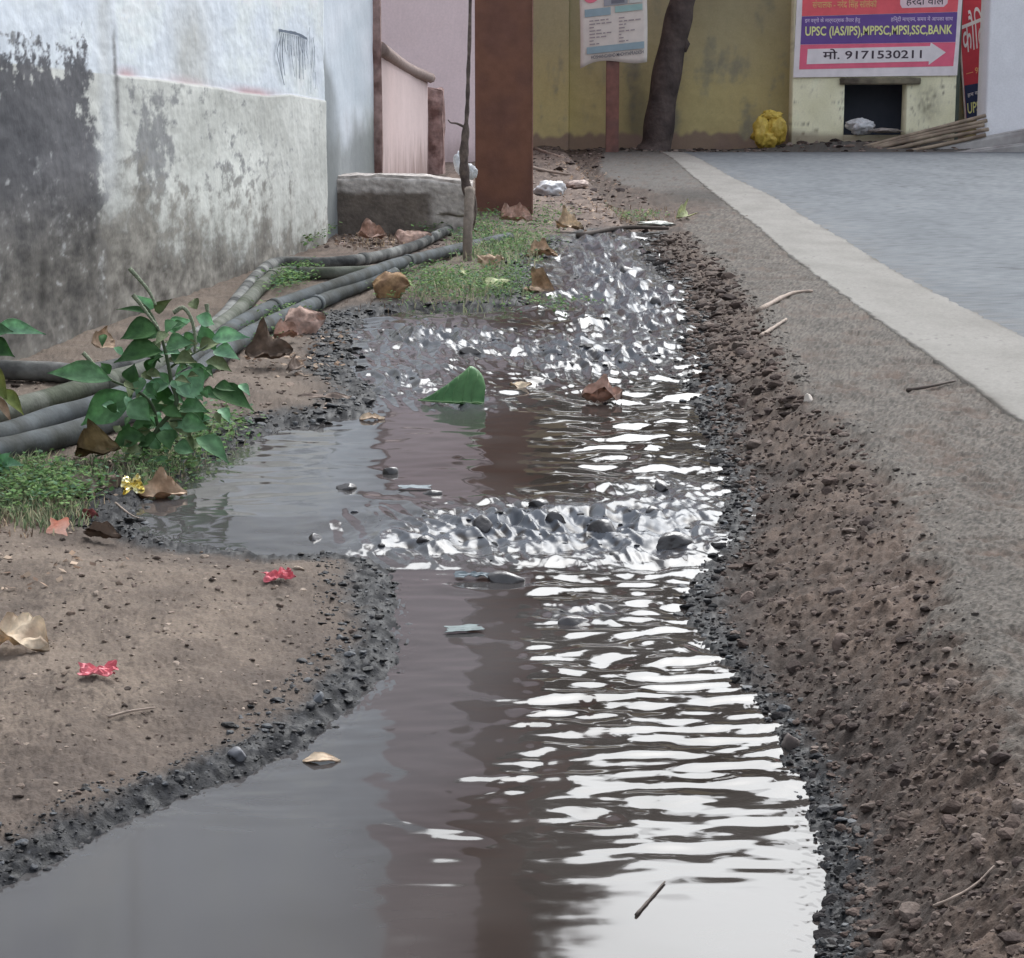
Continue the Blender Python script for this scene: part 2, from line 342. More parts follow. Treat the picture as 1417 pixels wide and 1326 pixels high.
# ------------------------------------------------------------------ lumps: clods, crumbs, rubble (nobody could count them)
def ico(sub=1):
    t = (1 + 5 ** .5) / 2
    V = [(-1, t, 0), (1, t, 0), (-1, -t, 0), (1, -t, 0), (0, -1, t), (0, 1, t), (0, -1, -t), (0, 1, -t), (t, 0, -1), (t, 0, 1), (-t, 0, -1), (-t, 0, 1)]
    Fc = [(0, 11, 5), (0, 5, 1), (0, 1, 7), (0, 7, 10), (0, 10, 11), (1, 5, 9), (5, 11, 4), (11, 10, 2), (10, 7, 6), (7, 1, 8), (3, 9, 4), (3, 4, 2), (3, 2, 6), (3, 6, 8), (3, 8, 9), (4, 9, 5), (2, 4, 11), (6, 2, 10), (8, 6, 7), (9, 8, 1)]
    V = [Vector(v).normalized() for v in V]
    for _ in range(sub):
        cache = {}; nf = []
        def m(a, b):
            k = (min(a, b), max(a, b))
            if k not in cache: V.append(((V[a] + V[b]) / 2).normalized()); cache[k] = len(V) - 1
            return cache[k]
        for a, b_, c in Fc:
            x, y, z_ = m(a, b_), m(b_, c), m(c, a); nf += [(a, x, z_), (b_, y, x), (c, z_, y), (x, y, z_)]
        Fc = nf
    return np.array([tuple(v) for v in V]), np.array(Fc)
I1V, I1F = ico(1); I2V, I2F = ico(2); I3V, I3F = ico(3)
def rock_shape(seed, V=I1V, rough=.35):
    r = np.random.default_rng(seed); out = V.copy()
    for _ in range(7):
        n = r.normal(size=3); n /= np.linalg.norm(n); d = r.uniform(.45, .85)
        k = out @ n; out = out - np.maximum(k - d, 0)[:, None] * n[None]
    out *= 1 + rough * .5 * (r.random(len(V)) - .5)[:, None]
    return out * r.uniform(.75, 1.2, 3)[None]
SHAPES = [rock_shape(i) for i in range(10)]
def lumps(name, P, S, cols, material, flat=.7, sink=.25):
    n = len(P); V = np.zeros((n, len(I1V), 3)); 
    a = rng.uniform(0, 6.283, n); sid = rng.integers(0, len(SHAPES), n); tl = rng.normal(0, .35, n)
    for i in range(n):
        s = SHAPES[sid[i]]; ca, sa = math.cos(a[i]), math.sin(a[i])
        x = s[:, 0] * ca - s[:, 1] * sa; y = s[:, 0] * sa + s[:, 1] * ca; z_ = s[:, 2] * flat
        y, z_ = y * math.cos(tl[i]) - z_ * math.sin(tl[i]), y * math.sin(tl[i]) + z_ * math.cos(tl[i])
        V[i] = np.stack([x, y, z_ + flat * (1 - 2 * sink)], 1) * S[i] + P[i]
    Fq = (I1F[None] + (np.arange(n) * len(I1V))[:, None, None]).reshape(-1, 3)
    o = big(name, V.reshape(-1, 3), Fq, material, col=np.repeat(cols, len(I1V), 0), smooth=False)
    return tag(o, kind='stuff')
M_clod = mat('soil_clod', attr=True, gain=.9, var=.3, vscale=300, rough=.95, bump=.001, bscale=500, spec=.2)
M_wet = mat('wet_mud', attr=True, gain=.8, var=.3, vscale=300, rough=.62, bump=.0008, bscale=500, spec=.3)
def colmix(c, n, j=.18):
    c = np.array(c); k = rng.integers(0, len(c), n); return np.clip(c[k] * (1 + rng.normal(0, j, (n, 1))), .004, .8)
# right bank
n = 12000; Yr = np.exp(rng.uniform(math.log(1.05), math.log(8.6), n)); tt = rng.beta(1.1, 1.5, n) * 1.12
Xr = ip(wSRs, Yr) + (ip(wRs, Yr) - ip(wSRs, Yr)) * tt
S = np.clip(rng.lognormal(math.log(.0019), .62, n), .0008, .011) * np.clip(Yr / 2.2, .9, 2.2) * np.where(tt > .9, .55, 1)
P = np.stack([Xr, Yr, terrain(Xr, Yr)], 1)
cl = colmix([lin(114, 99, 92), lin(94, 80, 74), lin(80, 69, 65), lin(128, 114, 106), lin(98, 84, 77)], n)
cl = np.where((tt < .12)[:, None], colmix([lin(60, 56, 56), lin(46, 45, 47)], n), cl); cl = np.where((tt > .93)[:, None], colmix([lin(120, 112, 106)], n), cl)
lumps('soil_clods', P, S, cl * .72, M_clod, flat=.55, sink=.45)
# wet crumbs along both shores
def along(w, n, y0, y1, lo, hi, sgn):
    Y = np.exp(rng.uniform(math.log(y0), math.log(y1), n)); k = np.interp(Y, w[:, 1], np.arange(len(w)))
    X = np.interp(Y, w[:, 1], w[:, 0]) + sgn * rng.uniform(lo, hi, n) * np.clip(Y / 2, .8, 1.8); return X, Y
X1, Y1 = along(wSLs, 7500, 1.15, 8.3, -.012, .085, -1); X2, Y2 = along(wSRs, 3600, 1.1, 8.4, -.012, .04, 1)
X = np.concatenate([X1, X2]); Y = np.concatenate([Y1, Y2])
s_ = shore_sd(X, Y); k = (s_ > -.02) & (s_ < .10); X, Y = X[k], Y[k]; n = len(X)
S = np.clip(rng.lognormal(math.log(.0011), .72, n), .0005, .008) * np.clip(Y / 2.0, .9, 2.4)
lumps('mud_crumbs', np.stack([X, Y, np.maximum(terrain(X, Y), zwf(Y) - .002)], 1), S, colmix([lin(34, 34, 36), lin(52, 52, 55), lin(84, 86, 90), lin(44, 41, 40)], n) * .8, M_wet, flat=.45, sink=.35)
# bits of debris the riffles run over
i_ = rng.choice(WX.size, 320, p=(lambda p: p / p.sum())((np.clip(rf, 0, 1) ** 1.3 * (wsd < 0) * (WY ** 0.0)).ravel()))
X, Y = WX.ravel()[i_], WY.ravel()[i_]; n = len(X); S = np.clip(rng.lognormal(math.log(.0026), .5, n), .001, .009) * np.clip(Y / 2.4, .9, 2.2)
lumps('riffle_debris', np.stack([X, Y, WZ.ravel()[i_] - .001], 1), S, colmix([lin(44, 42, 44), lin(60, 58, 60), lin(84, 86, 92), lin(36, 34, 34)], n), M_wet, flat=.45, sink=.5)
# crumbs on the left dirt
n = 3600; Y = np.exp(rng.uniform(math.log(1.3), math.log(4.2), n)); X = -Y * rng.uniform(.03, .27, n)
s_ = shore_sd(X, Y); k = s_ > .05; X, Y = X[k], Y[k]; n = len(X)
S = np.clip(rng.lognormal(math.log(.0016), .5, n), .0008, .006) * np.clip(Y / 2, .9, 1.8)
lumps('dirt_crumbs', np.stack([X, Y, terrain(X, Y)], 1), S, colmix([lin(112, 98, 90), lin(84, 74, 68), lin(140, 124, 113), lin(104, 90, 80), lin(166, 150, 136)], n) * .9, M_clod, flat=.45, sink=.4)
# rubble and litter beyond the head of the drain, and along the far verge
n = 1500; Y = rng.uniform(8.8, 20, n); px = rng.uniform(735, 900, n); X = (px - CX) / F * Y
S = rng.lognormal(math.log(.0065), .6, n)
X2 = rng.uniform(.3, 4.6, 350); Y2 = rng.uniform(20.3, 21.2, 350); S2 = rng.lognormal(math.log(.02), .4, 350)
X3 = rng.uniform(-.85, -.2, 500); Y3 = rng.uniform(7.6, 9.0, 500); S3 = rng.lognormal(math.log(.008), .5, 500)
X = np.concatenate([X, X2, X3]); Y = np.concatenate([Y, Y2, Y3]); S = np.concatenate([S, S2, S3])
keep_ = X < ip(wRs, Y) + .0; keep_ |= Y > 20.2; X, Y, S = X[keep_], Y[keep_], S[keep_]
lumps('rubble', np.stack([X, Y, terrain(X, Y)], 1), S, colmix([lin(120, 104, 96), lin(90, 76, 70), lin(150, 134, 124), lin(70, 60, 58), lin(168, 150, 142)], len(X)) * .8, M_clod, flat=.35, sink=.4)

# ------------------------------------------------------------------ walls on the left
pA = hit(0, 507); pB = hit(441, 338)
wb = (pB[0] - pA[0]) / (pB[1] - pA[1]); wa = pA[0] - wb * pA[1]
def wall_pt(px, py, off=0.0):   # a pixel on the wall plane -> (distance along Y, height)
    d = ray(px, py); t = (wa + off) / (d[0] - wb * d[1]); return d[1] * t, CAMZ + d[2] * t
YC = wall_pt(450, 200)[0]
wn = np.array([1, -wb, 0]) / math.hypot(1, wb)
M_wall = mat('old_limewash', attr=True, gain=1.25, var=.06, vscale=60, rough=.95, bump=.0005, bscale=120, bump2=.0014, b2scale=16, spec=.2)
white_house = empty('house', (wa + wb * 4, 4, 0), 'tall whitewashed house wall with dark mould, peeling lower plaster and a graffiti scrawl', 'house')
def interp_pts(pts, Y):
    w = np.array(sorted(wall_pt(*p) for p in pts)); return np.interp(Y, w[:, 0], w[:, 1])
def wallcol(Y, Z):
    y = lambda pts: interp_pts(pts, Y)
    X_ = lambda px: wall_pt(px, 200)[0]
    st = fbm(Y * 4.5, Z * 5, 4, 101); st2 = fbm(Y * 9, Z * 20, 5, 102, .72); bl = fbm(Y * 1.8, Z * 5, 4, 103); sp = gn(Y * 34, Z * 70, 104)
    top = lerp(lin(196, 202, 209), lin(214, 218, 223), np.clip(.5 + bl * .9, 0, 1)[:, None])
    stain = np.exp(-((Y - X_(270)) / .22) ** 2 - ((Z - wall_pt(270, 75)[1]) / .16) ** 2)[:, None]
    top = lerp(top, lin(168, 166, 158), np.clip(stain * (.75 + .6 * st[:, None]), 0, 1))
    top = lerp(top, lin(152, 154, 158), sm(-.55 + 2.4 * st2)[:, None] * .5)
    led = y([(0, 86), (167, 105), (215, 110), (300, 122), (330, 128), (370, 133), (400, 131), (450, 140)])
    below = sm((led - Z) / .004 + .5)
    cream = lerp(lin(172, 172, 166), lin(206, 206, 200), np.clip(.5 + bl + .3 * st2, 0, 1)[:, None])
    flake = sm(-.12 + 2.6 * st2 + 1.0 * st + .7 * bl)
    fl2 = np.exp(-((Y - X_(212) + .5 * st * .3) / .22) ** 2 - ((Z - wall_pt(212, 205)[1]) / .15) ** 2)
    flake = np.clip(np.maximum(flake * ss(X_(430), X_(330), Y), sm(-.1 + 1.7 * fl2 + 2.4 * st2 + 1.2 * st - .35)), 0, 1)
    cream = lerp(cream, lin(120, 120, 121), flake[:, None] * .85)
    # damp base
    bt = y([(0, 230), (150, 240), (220, 285), (300, 310), (370, 300), (420, 312), (449, 330)])
    damp = sm((bt - Z) / .20 + .5 + .8 * st + 1.1 * st2 + .4 * bl)
    cream = lerp(cream, lerp(lin(84, 80, 75), lin(142, 138, 130), np.clip(.5 + 1.2 * st2 + .6 * bl, 0, 1)[:, None]), damp[:, None])
    col = lerp(top, cream, below[:, None])
    # pink band left over just above the ledge
    pk = (1 - ss(0, .035, Z - led)) * (Z > led) * np.clip(np.exp(-((Y - X_(178)) / .09) ** 2) + 1.15 * np.exp(-((Y - X_(352)) / .30) ** 2) + .5 * np.exp(-((Y - X_(260)) / .25) ** 2), 0, 1)
    col = lerp(col, lin(178, 140, 142), np.clip(pk + .0, 0, 1)[:, None] * .85)
    line = np.exp(-((Z - led) / .004) ** 2) * ss(X_(160), X_(170), Y)
    col = lerp(col, lin(150, 146, 142), line[:, None] * .6)
    # black mould on the near part
    mt = y([(-60, 60), (0, 62), (20, 66), (40, 78), (60, 76), (78, 70), (92, 74), (105, 58), (118, 66), (130, 76), (160, 110)])
    drip = .03 * gn(Y * 6, Z * 0 + 2, 105) + .03 * gn(Y * 15, Z * 6, 106) + .03 * gn(Y * 34, Z * 9, 109)
    rightb = X_(132) + .07 * gn(Z * 12, Y * 0, 107) + .07 * gn(Z * 40, Y * 4 + 9, 108)
    tail = ss(wall_pt(130, 190)[1], wall_pt(130, 150)[1], Z)
    mould = sm((mt + drip - Z + .17 * st2) / .045 + .3) * sm((rightb + (1 - tail) * .10 * (1 + st) + .25 * st2 - Y) / .10)
    spots = sm(-1.0 + 2.6 * st2) * np.exp(-((Z - mt - .02) / .07) ** 2) * sm((X_(185) - Y) / .1)
    mould = np.clip(mould + .8 * spots, 0, 1)
    mc = lerp(lin(58, 58, 63), lin(98, 97, 100), np.clip(.5 + .7 * bl + .5 * st2, 0, 1)[:, None])
    low = ss(wall_pt(60, 210)[1], wall_pt(60, 400)[1], Z)
    mc = lerp(mc, lerp(lin(66, 64, 62), lin(116, 112, 106), np.clip(.5 + 1.1 * st2 + .5 * bl, 0, 1)[:, None]), low[:, None])
    chips = sm(-.75 + 2.8 * st2 + .7 * sp) + sm(-.9 + 3.0 * st + 1.5 * st2) * .5
    mc = lerp(mc, lin(166, 167, 166), np.clip(chips, 0, 1)[:, None] * .75)
    mc = lerp(mc, lin(58, 57, 58), sm(-.8 - 2.6 * st2)[:, None] * .7)
    col = lerp(col, mc, mould[:, None] * .97)
    ws = np.exp(-((Y - X_(150) - .03 * st) / .075) ** 2) * ss(wall_pt(150, 330)[1], wall_pt(150, 200)[1], Z)   # white streak right of the mould
    col = lerp(col, lin(188, 190, 190), np.clip(ws * (1 + .4 * st2), 0, 1)[:, None] * .8)
    dk = np.exp(-((Y - X_(163)) / .018) ** 2) * ss(wall_pt(163, 210)[1], wall_pt(163, 150)[1], Z) * (1 - ss(wall_pt(163, 60)[1], wall_pt(163, 30)[1], Z))
    col = lerp(col, lin(100, 98, 98), np.clip(dk * (1.0 + 1.2 * st2), 0, 1)[:, None] * .8)
    for cx_, cy_, r_ in ((60, 372, .035), (128, 330, .022), (60, 412, .03), (180, 395, .022)):       # broken-out holes
        a, b_ = wall_pt(cx_, cy_); h = np.exp(-((Y - a) / r_) ** 2 - ((Z - b_) / (r_ * .8)) ** 2) * (1 + st2)
        col = lerp(col, lin(48, 46, 44), np.clip(h, 0, 1)[:, None] * .85)
    gb = sm((.02 + .05 * st - (Z + .03)) / .05)
    col = lerp(col, lin(78, 76, 66), gb[:, None] * .5)
    return np.clip(col, .01, .67)
def wallgrid(name, y0, y1, ny, z0, z1, nz, ztop, off, colf, dispf, parent, material=M_wall):
    ys = np.linspace(y0, y1, ny); zs = np.concatenate([np.linspace(z0, z1, nz), np.linspace(z1, ztop, 14)[1:]])
    Y, Z = np.meshgrid(ys, zs); d = dispf(Y.ravel(), Z.ravel()).reshape(Y.shape) + off
    V = np.stack([wa + wb * Y + d * wn[0], Y + d * wn[1], Z], -1).reshape(-1, 3)
    col = colf(Y.ravel(), Z.ravel())
    n_ = len(V); nr, nc = Y.shape
    Qs = gridq(nr, nc)
    # give it thickness: a back sheet and rims
    i = np.arange(n_).reshape(nr, nc); ring = np.concatenate([i[0], i[1:, -1], i[-1, -2::-1], i[-2:0:-1, 0]])
    B = V[ring].copy(); B[:, 0] -= .23
    V2 = np.vstack([V, B]); k = np.arange(len(ring)); k2 = (k + 1) % len(ring)
    side = np.stack([ring[k2], ring[k], n_ + k, n_ + k2], 1)
    c4 = n_ + np.array([0, nc - 1, nc - 1 + nr - 1, 2 * (nc - 1) + nr - 1])
    return big(name, V2, np.vstack([Qs, side, c4[None]]), material, parent, col=np.vstack([col, col[ring]]))
def disp1(Y, Z):
    led = interp_pts([(0, 86), (167, 105), (215, 110), (300, 122), (330, 128), (370, 133), (400, 131), (450, 140)], Y)
    return .006 * sm((led - Z) / .006 + .5) * ss(wall_pt(150, 100)[0], wall_pt(170, 100)[0], Y) + .004 * fbm(Y * 6, Z * 6, 3, 111) + .0020 * fbm(Y * 12, Z * 25, 4, 112) - .010 * (1 - ss(-.1, .15, Z)) * fbm(Y * 9, Z * 9, 3, 113)
def shift(o):  # parts are built in world space: put them under their thing's base
    p = o.parent; o.matrix_parent_inverse = Matrix.Translation(p.location).inverted(); return o
shift(wallgrid('wall', 2.2, YC, 900, -.2, 1.25, 420, 5.2, 0, wallcol, disp1, white_house))
def wallcol2(Y, Z):
    st = fbm(Y * 3, Z * 3.5, 4, 121); bl = fbm(Y * 1.2, Z * 4, 3, 122); s2 = fbm(Y * 8, Z * 20, 4, 123, .65)
    c = lerp(lin(192, 200, 207), lin(212, 216, 222), np.clip(.5 + bl, 0, 1)[:, None])
    a = (Y - YC) / 2.2
    k = sm((.86 - .35 * np.clip(a * 3, 0, 1) - Z) / .12 + .3 * st) * np.exp(-(np.maximum(a - .13, 0) / .10) ** 2)
    c = lerp(c, lin(134, 138, 140), np.clip(k, 0, 1)[:, None] * .9)
    k = sm((.66 - Z) / .25 + .5 * st) * np.exp(-((a - .78) / .22) ** 2); c = lerp(c, lin(160, 164, 148), np.clip(k, 0, 1)[:, None] * .75)
    k = sm((.55 - Z) / .22 + .7 * st); c = lerp(c, lin(122, 124, 122), np.clip(k, 0, 1)[:, None] * .8)
    c = lerp(c, lin(110, 108, 106), sm(-1 + 2.4 * s2)[:, None] * .4)
    return c
YC2 = 0
for _ in range(1):
    d = ray(517, 150); t = (wa - .03) / (d[0] - wb * d[1]); YC2 = d[1] * t
shift(wallgrid('wall', YC + .003, YC2, 160, -.2, 1.3, 150, 5.2, -.03, wallcol2, lambda Y, Z: .004 * fbm(Y * 6, Z * 6, 3, 131), white_house))

def tube(P, r, nseg=10, cap=True):
    P = np.array(P, float); n = len(P); r = np.broadcast_to(np.asarray(r, float), (n,))
    T_ = np.gradient(P, axis=0); T_ /= np.linalg.norm(T_, axis=1)[:, None] + 1e-12
    ref = np.array([0, 0, 1.0]) if abs(T_[0][2]) < .9 else np.array([1.0, 0, 0])
    V = []; u = np.cross(ref, T_[0]); u /= np.linalg.norm(u)
    for i in range(n):
        u = u - T_[i] * (u @ T_[i]); u /= np.linalg.norm(u) + 1e-12; v = np.cross(T_[i], u)
        for k in range(nseg):
            a = 6.283185 * k / nseg; V.append(P[i] + r[i] * (u * math.cos(a) + v * math.sin(a)))
    Fc = [(i * nseg + k, i * nseg + (k + 1) % nseg, (i + 1) * nseg + (k + 1) % nseg, (i + 1) * nseg + k) for i in range(n - 1) for k in range(nseg)]
    if cap: Fc += [tuple(range(nseg))[::-1], tuple((n - 1) * nseg + k for k in range(nseg))]
    return V, Fc
def join(parts):
    V, Fc = [], []
    for v, f in parts:
        o = len(V); V += list(v); Fc += [tuple(i + o for i in q) for q in f]
    return V, Fc
def spline(P, n):
    P = np.array(P, float); m = len(P); out = []
    Pe = np.vstack([2 * P[0] - P[1], P, 2 * P[-1] - P[-2]])
    for t in np.linspace(0, m - 1 - 1e-9, n):
        i = int(t); f = t - i; a, b_, c, d = Pe[i], Pe[i + 1], Pe[i + 2], Pe[i + 3]
        out.append(.5 * ((2 * b_) + (c - a) * f + (2 * a - 5 * b_ + 4 * c - d) * f * f + (3 * b_ - a - 3 * c + d) * f ** 3))
    return np.array(out)
def boxm(x0, x1, y0, y1, z0, z1, bev=0.0, sub=0, jit=0.0, seed=0):
    """bevelled, optionally roughened block"""
    import bmesh
    bm = bmesh.new(); bmesh.ops.create_cube(bm, size=1)
    for v in bm.verts: v.co = Vector((x0 + (v.co.x + .5) * (x1 - x0), y0 + (v.co.y + .5) * (y1 - y0), z0 + (v.co.z + .5) * (z1 - z0)))
    if bev: bmesh.ops.bevel(bm, geom=list(bm.edges), offset=bev, segments=2, affect='EDGES')
    if sub: bmesh.ops.subdivide_edges(bm, edges=list(bm.edges), cuts=sub, use_grid_fill=True)
    if jit:
        P = np.array([tuple(v.co) for v in bm.verts]); s = 1 / max(.02, jit * 6)
        dx = fbm(P[:, 1] * s + P[:, 2] * s * .7, P[:, 2] * s + seed, 3, seed + 1); dy = fbm(P[:, 0] * s + seed, P[:, 2] * s, 3, seed + 2); dz = fbm(P[:, 0] * s, P[:, 1] * s + seed, 3, seed + 3)
        for v, a, b_, c in zip(bm.verts, dx, dy, dz): v.co += Vector((a, b_, c)) * jit
    bm.verts.ensure_lookup_table()
    V = [tuple(v.co) for v in bm.verts]; Fc = [tuple(v.index for v in f.verts) for f in bm.faces]; bm.free(); return V, Fc

# graffiti scrawl on the white wall: strokes of thin paint
M_ink = mat('graffiti_ink', lin(96, 108, 124), .8, var=.3, vscale=120)
def stroke(pts, w):
    P = spline([(*wall_pt(*p), 0) for p in pts], 16); V = []; Fc = []
    for i, (y, z_, _) in enumerate(P):
        tdir = P[min(i + 1, 15)] - P[max(i - 1, 0)]; L_ = math.hypot(tdir[0], tdir[1]) + 1e-9
        ny, nz = -tdir[1] / L_, tdir[0] / L_; ww = w * (.6 + .5 * random.random())
        for s in (-1, 1):
            yy, zz = y + s * ny * ww * 2.2, z_ + s * nz * ww; V.append((wa + wb * yy + .0085 * wn[0], yy, zz))
    for i in range(15): Fc.append((2 * i, 2 * i + 1, 2 * i + 3, 2 * i + 2))
    return V, Fc
strokes = [([(382, 42), (394, 44), (408, 47), (422, 54)], .0055), ([(383, 43), (384, 55), (380, 72), (384, 92), (390, 118)], .003), ([(425, 38), (425, 60), (427, 90)], .002), ([(430, 52), (432, 70), (431, 100)], .0035), ([(433, 100), (434, 112), (433, 124)], .002), ([(427, 105), (427, 130)], .002)]
for i in range(13):
    x0 = 386 + i * 3.0; l = random.choice([22, 28, 34, 44, 58]); y0 = 46 + i * .6
    strokes.append(([(x0, y0), (x0 + random.uniform(-2, 2), y0 + l * .5), (x0 + random.uniform(-1, 4), y0 + l)], random.uniform(.0022, .004)))
shift(mesh('graffiti', *join([stroke(*s) for s in strokes]), M_ink, white_house))

# low pink wall beyond it, its coping and broken end, the pillar, the pink building
def colgrid(name, P00, P10, h0, h1, nu, nv, colf, material, parent, z0=-.15, thick=.12, jit=.004, seed=0):
    P00 = np.array(P00); P10 = np.array(P10); u = np.linspace(0, 1, nu); v = np.linspace(0, 1, nv); UU, VV = np.meshgrid(u, v)
    top = lerp(h0, h1, UU); L_ = np.linalg.norm((P10 - P00)[:2])
    Zz = z0 + (top - z0) * VV; B = P00[None, None, :2] + (P10 - P00)[None, None, :2] * UU[..., None]
    dirv = (P10 - P00)[:2] / L_; nrm = np.array([dirv[1], -dirv[0]])
    d = jit * fbm(UU.ravel() * L_ * 5, Zz.ravel() * 5, 4, seed).reshape(UU.shape)
    Fv = np.concatenate([B + nrm * d[..., None], Zz[..., None]], -1).reshape(-1, 3)
    i = np.arange(nu * nv).reshape(nv, nu); ring = np.concatenate([i[0], i[1:, -1], i[-1, -2::-1], i[-2:0:-1, 0]])
    Bk = Fv[ring].copy(); Bk[:, :2] -= nrm * thick; k = np.arange(len(ring)); k2 = (k + 1) % len(ring); n_ = nu * nv
    col = colf((UU * L_).ravel(), Zz.ravel(), VV.ravel())
    o = big(name, np.vstack([Fv, Bk]), np.vstack([gridq(nv, nu), np.stack([ring[k2], ring[k], n_ + k, n_ + k2], 1)]), material, parent, col=np.vstack([col, col[ring]]))
    return shift(o) if parent else o
def pinkcol(base, seed, dirt=.6):
    def f(u, z_, v):
        st = fbm(u * 9, z_ * 2.2, 4, seed); bl = fbm(u * 2, z_ * 2, 4, seed + 5); s2 = fbm(u * 40, z_ * 20, 3, seed + 9)
        c = lin(*base)[None] * (1 + .10 * bl + .05 * s2)[:, None]
        d = sm((.42 - z_) / .35 + .6 * st + .2 * bl) * dirt
        c = lerp(c, lin(128, 108, 102), np.clip(d, 0, 1)[:, None])
        return np.clip(lerp(c, lin(120, 100, 96), sm(-1.1 + 2.4 * s2)[:, None] * .35), .01, .8)
    return f
YP0 = YC2 + .02; YP1 = 13.9
XP0 = wa + wb * YP0 - .03; XP1 = at(592, 150, YP1)[0]
hP0 = at(517, 66, YP0)[2]; hP1 = at(592, 108, YP1)[2]
pw = empty('boundary_wall', (XP0, YP0, 0), 'low dusty pink plaster wall running away from the white house under a sloping coping', 'wall')
colgrid('plaster', (XP0 + .02, YP0 + .06, 0), (XP1, YP1, 0), hP0 - .03, hP1 - .03, 90, 70, pinkcol((190, 172, 170), 201, .9), M_wall, pw, seed=3)
P = spline([(XP0 + .02, YP0 + .05, hP0), ((XP0 + XP1) / 2, (YP0 + YP1) / 2, (hP0 + hP1) / 2 - .01), (XP1 + .02, YP1, hP1)], 14)
M_brickpink = mat('broken_pink_masonry', lin(170, 142, 136), .95, var=.35, vscale=30, bump=.006, bscale=40, tint=lin(120, 92, 86))
v_, f_ = tube(P, .035, 8)
shift(mesh('coping', v_, f_, mat('coping_cement', lin(140, 122, 116), .9, var=.3, vscale=30, bump=.004, bscale=60), pw))
bx = at(516, 60, YP0 + .03)
v_, f_ = boxm(bx[0] - .015, bx[0] + .035, YP0 - .005, YP0 + .05, -.1, 1.6, .004, 7, .012, 5)
shift(mesh('broken_edge', v_, f_, M_brickpink, pw))
pp = at(597, 200, 14.0)
v_, f_ = boxm(pp[0] - .085, pp[0] + .085, 13.95, 14.15, -.1, at(597, 122, 14)[2], .01, 8, .022, 9)
tag(mesh('brick_pillar', v_, f_, M_brickpink, None), 'stub of a broken pink brick pillar with crumbling top at the end of the low pink wall', 'pillar')
pb = empty('pink_house', (-.6, 16.2, .1), 'tall plain pale pink house wall rising behind the rusty column', 'house')
colgrid('wall', (-2.0, 15.4, 0), (-.06, 16.3, 0), 6.5, 6.5, 120, 160, pinkcol((210, 190, 191), 221, .55), M_wall, pb, z0=0, thick=.3, jit=.006, seed=4)
colgrid('wall', (-.06, 16.303, 0), (.10, 23.5, 0), 6.5, 6.5, 40, 60, pinkcol((206, 178, 176), 225, .4), M_wall, pb, z0=0, thick=.25, jit=.004, seed=5)

# broken concrete kerb block
def blockcol(P):
    n1 = fbm(P[:, 0] * 14, P[:, 2] * 14 + P[:, 1] * 9, 4, 301); n2 = fbm(P[:, 0] * 60, P[:, 2] * 40 + P[:, 1] * 30, 3, 302)
    xr = sm((P[:, 0] + .36) / .06); topk = sm((P[:, 2] - .178 - .02 * n1) / .012)
    c = lerp(lin(84, 76, 70), lin(112, 102, 94), np.clip(.5 + n1 + .5 * n2, 0, 1)[:, None])
    pale = lerp(lin(128, 120, 114), lin(198, 190, 184), np.clip(.5 + .9 * n2 + .5 * n1, 0, 1)[:, None])
    return lerp(c, pale, np.clip(np.maximum(xr * .8, topk), 0, 1)[:, None])
Yb = max(YC + .12, 8.4)
xa_, xb_ = at(454, 300, Yb)[0], at(652, 300, Yb)[0]; zt = at(560, 243, Yb)[2]
v_, f_ = boxm(xa_, xb_, Yb, Yb + .34, -.1, zt, .012, 26, .012, 13)
v_ = np.array(v_); v_[:, 2] -= np.where(v_[:, 2] > .1, .02 * sm((v_[:, 0] + .42) / .2) , 0)
Fq = np.array([f for f in f_ if len(f) == 4]); Ft = [f for f in f_ if len(f) != 4]
ob = mesh('concrete_block', v_, f_, mat('old_concrete', attr=True, gain=1.3, var=.25, vscale=60, rough=.95, bump=.004, bscale=70), None)
a = ob.data.color_attributes.new('Col', 'FLOAT_COLOR', 'POINT'); cc = blockcol(v_); a.data.foreach_set('color', np.concatenate([cc, np.ones((len(cc), 1))], 1).astype(np.float32).ravel())
tag(ob, 'long low broken concrete block lying against the foot of the white wall', 'concrete block')

# rusty steel column
Yc_ = 9.75; x0, x1 = at(657.5, 200, Yc_)[0], at(736, 200, Yc_)[0]; zb = H((x0 + x1) / 2, Yc_) - .08
M_rust = mat('rust', lin(124, 88, 73), .9, var=.12, vscale=22, bump=.0012, bscale=120, tint=lin(114, 82, 71), spec=.15)
st_ = empty('steel_column', ((x0 + x1) / 2, Yc_, zb + .08), 'tall wide rust-brown steel column standing in the weeds beside the drain', 'column')
for nm, bxs in (('flange', (x0, x1, Yc_, Yc_ + .014)), ('web', ((x0 + x1) / 2 - .006, (x0 + x1) / 2 + .006, Yc_ + .0142, Yc_ + .2358)), ('flange', (x0, x1, Yc_ + .236, Yc_ + .25))):
    shift(mesh(nm, *boxm(*bxs, zb, 5.5, .002), M_rust, st_, smooth=False))
shift(mesh('lit_edge', *boxm(x1 + .0005, x1 + .006, Yc_ - .004, Yc_ + .02, zb, 5.5, .001), mat('rust_lit_edge', lin(150, 112, 98), .7, var=.25, vscale=40), st_, smooth=False))  # light catching the column's right edge, put in as a paler strip

